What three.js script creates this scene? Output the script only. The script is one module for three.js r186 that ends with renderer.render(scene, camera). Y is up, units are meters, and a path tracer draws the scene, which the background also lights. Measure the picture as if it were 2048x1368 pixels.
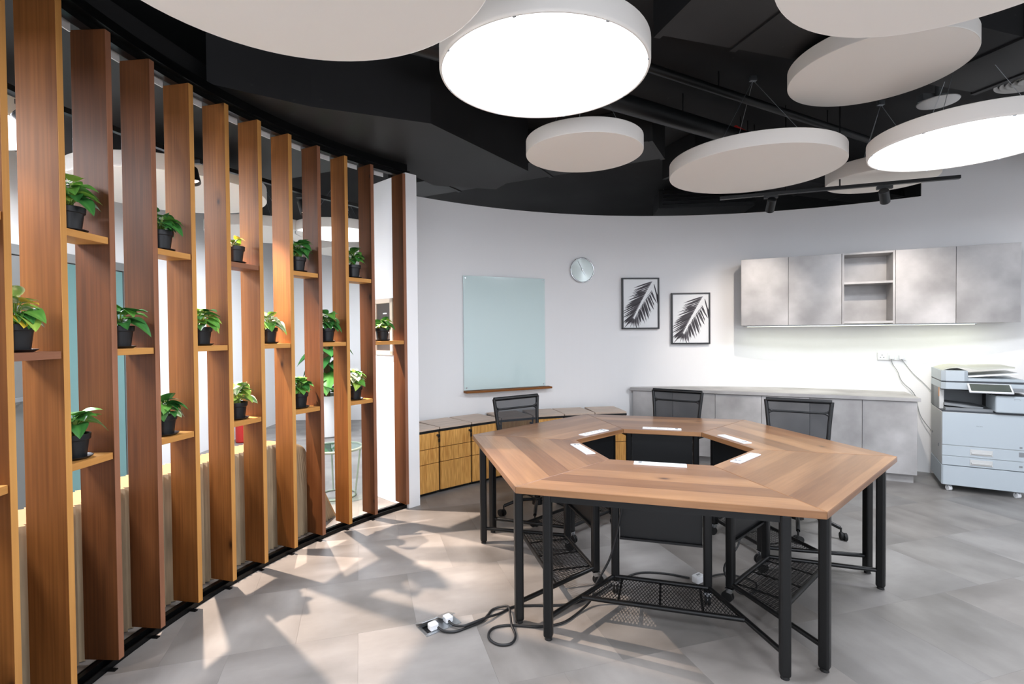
import * as THREE from 'three';
import { RectAreaLightUniformsLib } from 'three/addons/lights/RectAreaLightUniformsLib.js';
import { RoundedBoxGeometry } from 'three/addons/geometries/RoundedBoxGeometry.js';
import { mergeGeometries } from 'three/addons/utils/BufferGeometryUtils.js';

// ---------------------------------------------------------------- camera, light, exposure
const scene = new THREE.Scene();
scene.background = new THREE.Color(0x000000);
const camera = new THREE.PerspectiveCamera(2 * Math.atan(684 / 1029.97) * 180 / Math.PI, 2048 / 1368, 0.05, 60);
camera.position.set(0, 1.4959, 0);
camera.rotation.set(-0.01734, 0, -0.00887, 'YXZ');
const renderer = new THREE.WebGLRenderer({ antialias: true });
renderer.toneMapping = THREE.LinearToneMapping;
renderer.toneMappingExposure = 1.41;
renderer.shadowMap.enabled = true;
RectAreaLightUniformsLib.init();

const COOL = 0xf2f6ff, WARM = 0xffe6d2;
const DAY = 0xe8effc, UNSEEN_DAY_POWER = 1.5;           // glow of the unseen windows that light wall and printer
const PANEL_POWER = 28;                       // radiance of the lit ceiling discs
const LIT_DISCS = [                            // centre x, y, z, radius
  { at: [0.16, 2.70, -2.431], r: 0.485, t: 0.104, label: 'large lit round ceiling light over the hexagonal table' },
  { at: [2.877, 2.65, -3.285], r: 0.514, t: 0.10, label: 'lit round ceiling light hanging in front of the wall cabinets' },
  { at: [1.4, 2.70, 0.55], r: 0.5, t: 0.10, label: 'lit round ceiling light over the room behind the table' },  // unseen disc behind the camera, placed to light the room
  { at: [4.0, 2.70, -0.6], r: 0.5, t: 0.10, label: 'lit round ceiling light over the floor beside the printer' },  // out of view, adds to the light on floor and walls
  { at: [-2.12, 2.72, -6.35], r: 0.5, t: 0.11, k: 2, label: 'lit round ceiling light in the lounge beyond the slatted screen' },
  { at: [-3.25, 2.72, -2.9], r: 0.5, t: 0.11, k: 2, top: 3.0, label: 'lit round ceiling light close to the grey doors of the lounge' },  // out of view, placed to brighten the lounge walls
  { at: [-3.0, 2.72, -1.2], r: 0.5, t: 0.11, k: 2, top: 3.0, label: 'lit round ceiling light at the near end of the lounge' },  // unseen as well, lights the lounge from its near end
];

// ---------------------------------------------------------------- helpers
function rng(seed) { let s = seed >>> 0; return () => { s = (s + 0x6D2B79F5) >>> 0; let t = s; t = Math.imul(t ^ (t >>> 15), t | 1); t ^= t + Math.imul(t ^ (t >>> 7), t | 61); return ((t ^ (t >>> 14)) >>> 0) / 4294967296; }; }
const names = new Map();
function numbered(n) { const k = names.get(n) || 0; names.set(n, k + 1); return k ? `${n}_${String(k).padStart(3, '0')}` : n; }
function shade(o) { o.traverse(c => { if (c.isMesh) { c.castShadow = true; c.receiveShadow = true; } }); return o; }
function tag(o, label, category, group) { o.userData.label = label; o.userData.category = category; if (group) o.userData.group = group; return o; }
function thing(name, label, category, pos = [0, 0, 0], turn = 0, group) {
  const o = new THREE.Group(); o.name = numbered(name); o.position.set(...pos); o.rotation.y = turn; scene.add(o); return tag(o, label, category, group);
}
function mesh(name, geos, mat, parent) {
  const g = Array.isArray(geos) ? (geos.length > 1 ? merge(geos) : geos[0]) : geos;
  const m = new THREE.Mesh(g, mat); m.name = parent ? name : numbered(name); m.castShadow = m.receiveShadow = true; (parent || scene).add(m); return m;
}
function struct(name, geos, mat, label) { const m = mesh(name, geos, mat); m.userData.kind = 'structure'; if (label) m.userData.label = label; return m; }
function merge(gs) {
  return mergeGeometries(gs.map(g => { const n = g.index ? g.toNonIndexed() : g; for (const k of Object.keys(n.attributes)) if (!['position', 'normal', 'uv'].includes(k)) n.deleteAttribute(k); if (!n.attributes.uv) n.setAttribute('uv', new THREE.BufferAttribute(new Float32Array(n.attributes.position.count * 2), 2)); return n; }));
}
const bx = (w, h, d, x = 0, y = 0, z = 0, ry = 0) => { const g = new THREE.BoxGeometry(w, h, d); if (ry) g.rotateY(ry); g.translate(x, y, z); return g; };
const rbx = (w, h, d, x = 0, y = 0, z = 0, r = 0.003, seg = 1) => { const g = new RoundedBoxGeometry(w, h, d, seg, Math.min(r, w / 2.01, h / 2.01, d / 2.01)); g.translate(x, y, z); return g; };
const cyl = (r0, r1, h, x = 0, y = 0, z = 0, n = 20) => { const g = new THREE.CylinderGeometry(r0, r1, h, n); g.translate(x, y, z); return g; };
function rod(a, b, r, n = 10) {                   // round bar between two points
  const A = new THREE.Vector3(...a), B = new THREE.Vector3(...b), d = B.clone().sub(A), g = new THREE.CylinderGeometry(r, r, d.length(), n);
  g.applyQuaternion(new THREE.Quaternion().setFromUnitVectors(new THREE.Vector3(0, 1, 0), d.clone().normalize()));
  g.translate(...A.add(B).multiplyScalar(0.5).toArray()); return g;
}
function bar(a, b, w, h) {                        // rectangular bar between two points, h upright
  const A = new THREE.Vector3(...a), B = new THREE.Vector3(...b), d = B.clone().sub(A), L = d.length();
  const g = new THREE.BoxGeometry(L, h, w), m = new THREE.Matrix4(), X = d.normalize(), Z = new THREE.Vector3().crossVectors(X, new THREE.Vector3(0, 1, 0)).normalize(), Y = new THREE.Vector3().crossVectors(Z, X);
  m.makeBasis(X, Y, Z); g.applyMatrix4(m); g.translate(...A.add(B).multiplyScalar(0.5).toArray()); return g;
}
const tube = (pts, r, n = 40, rs = 8, closed = false) => new THREE.TubeGeometry(new THREE.CatmullRomCurve3(pts.map(p => new THREE.Vector3(...p)), closed), n, r, rs, closed);
const lathe = (pts, n = 28) => new THREE.LatheGeometry(pts.map(p => new THREE.Vector2(...p)), n);
function plan(pts, y0, y1, bevel = 0) {           // upright prism over a plan outline of [x, z]
  const s = new THREE.Shape(); pts.forEach(([x, z], i) => i ? s.lineTo(x, -z) : s.moveTo(x, -z));
  const g = new THREE.ExtrudeGeometry(s, { depth: y1 - y0 - 2 * bevel, bevelEnabled: bevel > 0, bevelSize: bevel, bevelThickness: bevel, bevelSegments: 1, bevelOffset: -bevel });
  g.rotateX(-Math.PI / 2); g.translate(0, y0 + bevel, 0); return g;
}
function uvm(g, grain = 'y', ou = 0, ov = 0) {    // uv in metres, v along the grain
  const n = g.index ? g.toNonIndexed() : g, p = n.attributes.position, q = n.attributes.normal, uv = new Float32Array(p.count * 2);
  for (let i = 0; i < p.count; i++) {
    const P = [p.getX(i), p.getY(i), p.getZ(i)], N = [Math.abs(q.getX(i)), Math.abs(q.getY(i)), Math.abs(q.getZ(i))];
    const k = N[0] >= N[1] && N[0] >= N[2] ? 0 : N[1] >= N[2] ? 1 : 2, gi = 'xyz'.indexOf(grain); let a = [0, 1, 2].filter(j => j !== k);
    let v = gi === k ? a[1] : gi, u = a.find(j => j !== v);
    uv[2 * i] = P[u] + ou + k * 0.13; uv[2 * i + 1] = P[v] + ov;
  }
  n.setAttribute('uv', new THREE.BufferAttribute(uv, 2)); return n;
}
const arc = (cx, cz, r, a0, a1, n) => Array.from({ length: n + 1 }, (_, i) => { const a = (a0 + (a1 - a0) * i / n) * Math.PI / 180; return [cx + r * Math.cos(a), cz - r * Math.sin(a)]; });
const ringPlan = (cx, cz, ri, ro, a0, a1, n, y0, y1) => plan([...arc(cx, cz, ri, a0, a1, n), ...arc(cx, cz, ro, a1, a0, n)], y0, y1);
const facing = (fx, fz) => Math.atan2(fx, fz);    // turn that points local +z along (fx, fz)
const along = (dx, dz) => Math.atan2(-dz, dx);    // turn that points local +x along (dx, dz)

// ---------------------------------------------------------------- computed textures
function lattice(seed) { const R = rng(seed), t = new Float32Array(65536); for (let i = 0; i < 65536; i++) t[i] = R(); return t; }
const LAT = lattice(7);
function vnoise(x, y, px, py, s = 0) {            // value noise that repeats after px, py cells
  const xi = Math.floor(x), yi = Math.floor(y), fx = x - xi, fy = y - yi, u = fx * fx * (3 - 2 * fx), v = fy * fy * (3 - 2 * fy);
  const h = (a, b) => LAT[((((a % px) + px) % px) * 131 + (((b % py) + py) % py) * 7919 + s * 3571) & 65535];
  return (h(xi, yi) * (1 - u) + h(xi + 1, yi) * u) * (1 - v) + (h(xi, yi + 1) * (1 - u) + h(xi + 1, yi + 1) * u) * v;
}
function fbm(x, y, px, py, oct, s = 0) { let a = 0, w = 0.5, t = 0; for (let o = 0; o < oct; o++) { a += w * vnoise(x, y, px, py, s + o); t += w; x *= 2; y *= 2; px *= 2; py *= 2; w *= 0.5; } return a / t; }
function texture(w, h, mw, mh, fn, srgb = true) {
  const d = new Uint8Array(w * h * 4);
  for (let j = 0; j < h; j++) for (let i = 0; i < w; i++) { const c = fn(i / w, j / h), k = (j * w + i) * 4; d[k] = Math.max(0, Math.min(255, c[0])); d[k + 1] = Math.max(0, Math.min(255, c[1])); d[k + 2] = Math.max(0, Math.min(255, c[2])); d[k + 3] = 255; }
  const t = new THREE.DataTexture(d, w, h); t.magFilter = THREE.LinearFilter; t.minFilter = THREE.LinearMipmapLinearFilter; t.generateMipmaps = true; t.wrapS = t.wrapT = THREE.RepeatWrapping;
  if (srgb) t.colorSpace = THREE.SRGBColorSpace; t.repeat.set(1 / mw, 1 / mh); t.needsUpdate = true; return t;
}
const mixc = (a, b, t) => [a[0] + (b[0] - a[0]) * t, a[1] + (b[1] - a[1]) * t, a[2] + (b[2] - a[2]) * t];
function woodTex(lo, hi, { w = 256, h = 1024, mw = 0.64, mh = 2.6, bands = 5, strips = 0, knots = 0, seed = 1, fine = 0.25 } = {}) {
  const R = rng(seed), tone = Array.from({ length: 64 }, () => R()), K = Array.from({ length: knots }, () => [R(), R(), 0.010 + 0.008 * R()]);
  return texture(w, h, mw, mh, (u, v) => {
    let warp = (fbm(u * 4, v * 5, 4, 5, 3, seed) - 0.5) * 0.5, kd = 0;
    for (const [ku, kv, kr] of K) { let du = Math.abs(u - ku); du = Math.min(du, 1 - du) * mw; let dv = Math.abs(v - kv); dv = Math.min(dv, 1 - dv) * mh; const q = Math.hypot(du, dv * 0.55); warp += 0.5 * Math.exp(-q * q / (kr * kr * 6)); kd = Math.max(kd, Math.exp(-q * q / (kr * kr * 0.6))); }
    const g = fbm(u * bands + warp * 2, v * 3, bands, 3, 4, seed + 3), f = vnoise(u * 128, v * 10, 128, 10, seed + 9);
    let t = 0.15 + 0.75 * g + (f - 0.5) * fine;
    if (strips) { const x = Math.floor(u * strips); t += (tone[x % 64] - 0.5) * 0.55; }
    const c = mixc(lo, hi, Math.max(0, Math.min(1, t))); return mixc(c, [lo[0] * 0.45, lo[1] * 0.4, lo[2] * 0.4], kd * 0.8);
  });
}
const T = {
  amber: woodTex([80, 45, 18], [156, 100, 50], { knots: 4, seed: 11 }),
  edge: woodTex([168, 112, 56], [224, 170, 98], { h: 512, seed: 17, fine: 0.15 }),
  edgeBrown: woodTex([116, 76, 56], [168, 118, 90], { h: 512, seed: 19, fine: 0.15 }),
  brown: woodTex([56, 32, 17], [116, 70, 38], { knots: 3, seed: 23 }),
  table: woodTex([108, 70, 43], [174, 129, 89], { w: 512, h: 512, mw: 0.96, mh: 1.9, bands: 8, strips: 7, knots: 2, seed: 37, fine: 0.2 }),
  oak: woodTex([188, 126, 56], [250, 196, 114], { w: 256, h: 256, mw: 0.4, mh: 0.6, bands: 34, seed: 41, fine: 0.6 }),
  cap: woodTex([186, 166, 148], [222, 200, 182], { w: 256, h: 256, mw: 0.5, mh: 0.7, bands: 14, seed: 43, fine: 0.3 }),
  concrete: texture(512, 512, 1.2, 1.2, (u, v) => { const n = 0.6 * fbm(u * 4, v * 4, 4, 4, 6, 51) + 0.4 * fbm(u * 2 + 3, v * 3, 2, 3, 4, 57), k = 92 + 140 * n; return [k + 3, k + 1, k]; }),
  floor: texture(512, 512, 2.4, 2.4, (u, v) => { const n = 0.5 * fbm(u * 9, v * 9, 9, 9, 6, 61) + 0.5 * fbm(u * 6, v * 18, 6, 18, 5, 67), k = 95 + 76 * n; return [k + 4, k + 1, k - 2]; }),
  blackwall: texture(256, 256, 3, 3, (u, v) => { const k = 18 + 26 * Math.pow(fbm(u * 5, v * 4, 5, 4, 5, 71), 1.5) + (vnoise(u * 90, v * 90, 90, 90, 77) > 0.985 ? 20 : 0); return [k, k, k + 1]; }),
  paper: texture(128, 256, 0.4, 0.7, (u, v) => { const k = 0.75 + 0.25 * fbm(u * 30, v * 4, 30, 4, 3, 81); return [200 * k, 178 * k, 146 * k]; }),
  mesh: texture(64, 64, 0.012, 0.012, (u, v) => { const a = (u * 4) % 1 < 0.42 || (v * 4) % 1 < 0.42 ? 235 : 90; return [a, a, a]; }, false),
};
const std = (color, rough = 0.5, extra = {}) => new THREE.MeshStandardMaterial({ color, roughness: rough, ...extra });
const phy = (color, rough, extra) => new THREE.MeshPhysicalMaterial({ color, roughness: rough, ...extra });
const M = {
  wall: std(0xf0f0f0, 0.85), white: std(0xe8e8e6, 0.6), disc: std(0xeee9e2, 0.8),
  slab: std(0xffffff, 0.85, { map: T.blackwall }), soffit: std(0xffffff, 0.55, { map: T.blackwall }), black: std(0x101112, 0.45), blackMetal: std(0x101112, 0.4, { metalness: 0.2 }),
  steel: std(0x0e0f10, 0.3, { metalness: 0.5 }), plastic: std(0x111315, 0.42), pot: std(0x17191c, 0.4), soil: std(0x2a2019, 0.95), rubber: std(0x121212, 0.7),
  amber: phy(0xffffff, 0.5, { map: T.amber, specularIntensity: 0.3 }), brown: phy(0xffffff, 0.46, { map: T.brown, specularIntensity: 0.3 }),
  edgeAmber: phy(0xffffff, 0.5, { map: T.edge, specularIntensity: 0.5 }), edgeBrown: phy(0xffffff, 0.5, { map: T.edgeBrown, specularIntensity: 0.4 }),
  table: phy(0xffffff, 0.34, { map: T.table, clearcoat: 0.25, clearcoatRoughness: 0.25 }), oak: std(0xffffff, 0.5, { map: T.oak }), cap: std(0xffffff, 0.45, { map: T.cap }),
  concrete: std(0xffffff, 0.42, { map: T.concrete }),
  floorTiles: [0xffffff, 0xfaf9f8, 0xf5f4f2, 0xfcf9f6].map(c => std(c, 0.42, { map: T.floor })), floorBase: std(0x8f8a85, 0.5),
  chrome: std(0xc8ccd0, 0.22, { metalness: 1 }), alu: std(0xb9bec2, 0.35, { metalness: 0.9 }), chairMesh: std(0x23272c, 0.8, { transparent: true, opacity: 0.78 }), fabric: std(0x1c1f23, 0.9),
  paper: std(0xffffff, 0.9, { map: T.paper }), felt: std(0xa5825a, 0.9), kraft: std(0x8a6844, 0.9), printer: std(0xb7c1c7, 0.45), printerSide: std(0xcacbc9, 0.45), printerDark: std(0x3d4247, 0.5), printerGrey: std(0x85898c, 0.5),
  glassBoard: phy(0xd2e6e5, 0.08, { clearcoat: 0.6, clearcoatRoughness: 0.05 }), glass: phy(0xd9efe6, 0.02, { transmission: 1, thickness: 0, ior: 1.5 }), orange: std(0xe59a4a, 0.6), red: std(0xb8231c, 0.5),
  leaf: std(0xffffff, 0.42, { vertexColors: true, side: THREE.DoubleSide }), stem: std(0x8fae52, 0.6), moss: std(0x6d5a3c, 0.95), grout: std(0x6a6662, 0.9), cable: std(0x1a1b1d, 0.5), cableGrey: std(0x8f9394, 0.6),
  doorGrey: std(0x6d6f6d, 0.4), doorGlass: std(0x6f9594, 0.12), frameBlack: std(0x15171a, 0.4), paperWhite: std(0xeceef0, 0.7), beige: std(0xd9c9b8, 0.6), sage: std(0x8c9686, 0.45),
};
const glow = (c, k) => new THREE.MeshStandardMaterial({ color: 0xffffff, emissive: c, emissiveIntensity: k, roughness: 0.6 });

// ---------------------------------------------------------------- setting
const WC = [1.775, -1.945], WR = 4.265, CEIL = 3.42, WTOP = 2.886;
{ // floor: butt-jointed vinyl tiles on a screed
  const f = struct('floor', bx(12.4, 0.1, 14.2, 1.6, -0.056, -2.9), M.floorBase, 'grey concrete-look vinyl tile floor');
  const S = 0.58, th = 16.5 * Math.PI / 180, e1 = [Math.cos(th), -Math.sin(th)], e2 = [Math.sin(th), Math.cos(th)], R = rng(5), vars = [];
  for (let k = 0; k < 8; k++) vars.push(uvm(rbx(S - 0.0004, 0.006, S - 0.0004, 0, 0, 0, 0.0003), 'z', R() * 2.4, R() * 2.4));
  const T0 = []; let n = 0;
  for (let j = -12; j <= 9; j++) for (let i = -14; i <= 9; i++) {
    const u = (i + (j & 1 ? 0.5 : 0)) * S + 0.554 - S / 2, v = j * S - 2.669 + S / 2, x = u * e1[0] + v * e2[0], z = u * e1[1] + v * e2[1];
    if (x < -4.2 || x > 6.2 || z > 2.6 || z < -9.2) continue;
    const near = Math.hypot(x - 1.0, z + 3.2) < 3.9 && z < -0.3; T0.push([x, z, near]);
  }
  const shared = [];
  for (const [x, z, near] of T0) {
    const k = Math.floor(R() * 8), mt = M.floorTiles[Math.floor(R() * 4)];
    if (near && n < 300) { const t = mesh('tile', vars[k], mt, f); t.position.set(x, -0.003, z); t.rotation.y = th + (R() < 0.5 ? Math.PI / 2 : 0); n++; }
    else { const g = vars[k].clone(); g.rotateY(th); g.translate(x, -0.003, z); shared.push(g); }
  }
  const rest = mesh('outlying_tiles', shared, M.floorTiles[1], f); rest.userData.kind = 'stuff';
}
struct('ceiling', uvm(bx(12.4, 0.12, 14.2, 1.6, CEIL + 0.06, -2.9)), M.slab, 'black painted concrete ceiling');
struct('wall_back', ringPlan(WC[0], WC[1], WR, WR + 0.1, 54, 137.2, 64, 0, WTOP), M.wall, 'white curved plaster wall');
struct('wall_right', ringPlan(WC[0], WC[1], WR, WR + 0.1, -62, 54, 80, 0, CEIL), M.wall, 'white curved plaster wall beside the printer');
const PU = [-0.7295, -0.684], PT = [0.684, -0.7295];   // along and across the short partition
{ const S = [-0.893, -4.386], w = 0.115, L = 0.655, q = (a, b) => [S[0] + PU[0] * a + PT[0] * b, S[1] + PU[1] * a + PT[1] * b];
  struct('wall_partition', plan([q(0, 0), q(L, 0), q(L, w), q(0, w)], 0, WTOP - 0.02, 0.002), M.wall, 'short white partition at the end of the slatted screen'); }
struct('wall_left', bx(0.12, CEIL, 12.0, -4.06, CEIL / 2, -3.4), M.wall, 'white wall of the lounge');
struct('wall_far', bx(11.6, CEIL, 0.12, 1.7, CEIL / 2, -9.06), M.wall, 'far white wall');
const UNSEEN_WIN = [-0.9, 1.2, 3.3].map(x => [x, 1.75, 1.8, 1.9]), WZ = 2.4;   // unseen windows behind the camera, placed to light wall and printer: centre x, y, width, height
{ const xs = [-4.0, ...UNSEEN_WIN.flatMap(w => [w[0] - w[2] / 2, w[0] + w[2] / 2]), 7.4], g = []; for (let i = 0; i < xs.length - 1; i++) { const w = xs[i + 1] - xs[i], x = (xs[i] + xs[i + 1]) / 2; if (i % 2 === 0) g.push(bx(w, CEIL, 0.14, x, CEIL / 2, WZ + 0.07)); else { g.push(bx(w, 0.8, 0.14, x, 0.4, WZ + 0.07)); g.push(bx(w, CEIL - 2.7, 0.14, x, (CEIL + 2.7) / 2, WZ + 0.07)); } }
  struct('wall_front', g, M.wall, 'white window wall of the room');
  UNSEEN_WIN.forEach(([x, y, w, h], k) => { const o = new THREE.Group(); o.name = 'unseen_window_' + (k + 1); o.userData.kind = 'structure'; o.userData.label = 'daylit window with a drawn translucent white blind'; o.position.set(x, y, WZ); scene.add(o);
    mesh('window_frame', [bx(w, 0.05, 0.08, 0, h / 2 - 0.025, 0.07), bx(w, 0.05, 0.08, 0, -h / 2 + 0.025, 0.07), bx(0.05, h, 0.08, w / 2 - 0.025, 0, 0.07), bx(0.05, h, 0.08, -w / 2 + 0.025, 0, 0.07), bx(0.05, h, 0.06, 0, 0, 0.08)], M.frameBlack, o);
    mesh('unseen_blind', bx(w - 0.04, h - 0.06, 0.004, 0, 0, 0.02), glow(DAY, 1.2), o); mesh('pane', bx(w - 0.08, h - 0.08, 0.006, 0, 0, 0.1), M.glass, o);
    const l = new THREE.RectAreaLight(DAY, UNSEEN_DAY_POWER, w - 0.04, h - 0.06); l.position.set(0, 0, 0.014); o.add(l); }); }
struct('wall_side', bx(0.12, CEIL, 12.0, 7.46, CEIL / 2, -3.4), M.wall, 'outer white wall');
// grey double doors of the lounge
{ const d = new THREE.Group(); d.name = 'door_1'; d.userData.kind = 'structure'; d.userData.label = 'grey double doors in the lounge wall'; scene.add(d);
  d.position.set(-4.0, 0, -4.35);
  mesh('door_frame', [bx(0.05, 2.2, 0.06, 0.02, 1.1, -0.95), bx(0.05, 2.2, 0.06, 0.02, 1.1, 0.95), bx(0.05, 0.08, 1.96, 0.02, 2.2, 0)], M.doorGrey, d);
  const a = mesh('door_leaf', bx(0.04, 2.14, 0.9, 0.015, 1.08, 0.46), M.doorGrey, d); mesh('handle', [bx(0.03, 0.03, 0.5, 0.075, 1.0, 0.42), bx(0.04, 0.02, 0.02, 0.05, 1.0, 0.22), bx(0.04, 0.02, 0.02, 0.05, 1.0, 0.62)], M.alu, a);
  mesh('door_leaf', bx(0.04, 2.14, 0.9, 0.015, 1.08, -0.46), M.doorGlass, d); }
// dropped black ducts and services under the slab
struct('ceiling_soffit', uvm(plan([[-1.75, -3.0], [-1.27, -3.32], [-0.55, -3.6], [0.16, -4.67], [-0.15, -5.25], [-0.75, -5.1], [-1.0, -4.55], [-1.3, -4.15], [-1.62, -3.6]], 2.955, CEIL)), M.soffit, 'black painted bulkhead under the ceiling');
struct('ceiling_bulkhead', uvm(plan([[-4.0, 1], [-1.9, 1], [-1.95, -2.2], [-1.78, -3.2], [-1.5, -3.9], [-1.15, -4.4], [-1.5, -4.7], [-2.6, -5.2], [-4.0, -4.4]], 3.0, 3.1)), M.soffit, 'dark ceiling board over the lounge');

// ---------------------------------------------------------------- suspended ceiling discs
function ceilingDisc(name, x, y, z, r, t, label, lit, top = CEIL, k = 1) {
  const o = thing(name, label, lit ? 'ceiling light' : 'ceiling panel', [x, y, z]);
  const rim = lit ? 0.012 : 0.004;
  mesh('drum', lathe([[r - 0.02, t], [r - 0.004, t], [r, t - 0.004], [r, rim], [r - rim * 0.4, 0], [r - rim, 0.0], [r - rim, 0.02], [0.0001, 0.02]].reverse().map(p => p), 72), M.disc, o);
  mesh('top_board', cyl(r - 0.01, r - 0.01, 0.012, 0, t - 0.007, 0, 48), M.disc, o);
  if (lit) {
    mesh('diffuser', cyl(r - rim - 0.001, r - rim - 0.001, 0.006, 0, 0.006, 0, 72), glow(COOL, 1.6), o);
    for (let j = 0; j < 8; j++) { const a = j * Math.PI / 4 + 0.3; mesh('clip', bx(0.006, 0.006, 0.014, (r - 0.012) * Math.cos(a), 0.0, (r - 0.012) * Math.sin(a), -a), M.alu, o); }
    const L = new THREE.RectAreaLight(COOL, PANEL_POWER * k, r * 1.36, r * 1.36); L.position.set(0, -0.004, 0); L.rotation.x = -Math.PI / 2; o.add(L);
  } else mesh('face', cyl(r - 0.004, r - 0.004, 0.016, 0, 0.008, 0, 72), M.disc, o);
  const wires = [0, 1, 2].map(k => { const a = k * 2.094 + 0.5; return rod([r * 0.7 * Math.cos(a), t - 0.005, r * 0.7 * Math.sin(a)], [0, top - y - 0.03, 0], 0.0016, 5); });
  mesh('hanging_wires', wires, M.alu, o); mesh('anchor', bx(0.05, 0.035, 0.03, 0, top - y - 0.018, 0), M.alu, o);
  return o;
}
for (const d of LIT_DISCS) ceilingDisc('ceiling_light', ...d.at, d.r, d.t, d.label, true, d.top, d.k);
for (const [x, y, z, r, t, label] of [
  [-0.64, 2.60, -1.49, 0.613, 0.10, 'largest round white ceiling panel, overlapping the edge of the big lit disc'],
  [0.498, 2.70, -3.506, 0.392, 0.095, 'small round white ceiling panel just beyond the large lit disc'],
  [1.84, 2.70, -3.927, 0.608, 0.098, 'wide round white ceiling panel in front of the track spotlights'],
  [2.14, 3.0, -3.037, 0.457, 0.09, 'round white ceiling panel half covered by a lower panel'],
  [1.447, 2.70, -1.556, 0.59, 0.10, 'lowest round white ceiling panel overlapping another beside the lit disc'],
  [3.119, 2.75, -4.364, 0.401, 0.115, 'round white ceiling panel crossed by the spotlight track'],
  [4.72, 2.9, -3.75, 0.5, 0.09, 'round white ceiling panel close to the curved wall over the printer'],
]) ceilingDisc('ceiling_panel', x, y, z, r, t, label, false);
for (const [x, y, z, r, label] of [[-2.86, 2.7, -4.38, 0.72, 'wide white ceiling disc in the lounge above the pleated bench'], [-3.05, 2.72, -6.3, 0.6, 'white ceiling disc in the lounge farther along its wall'], [-2.5, 2.75, -7.9, 0.5, 'white ceiling disc in the lounge over the tall plant']]) ceilingDisc('ceiling_panel', x, y, z, r, 0.12, label, false, z > -5 ? 3.0 : CEIL);

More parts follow.
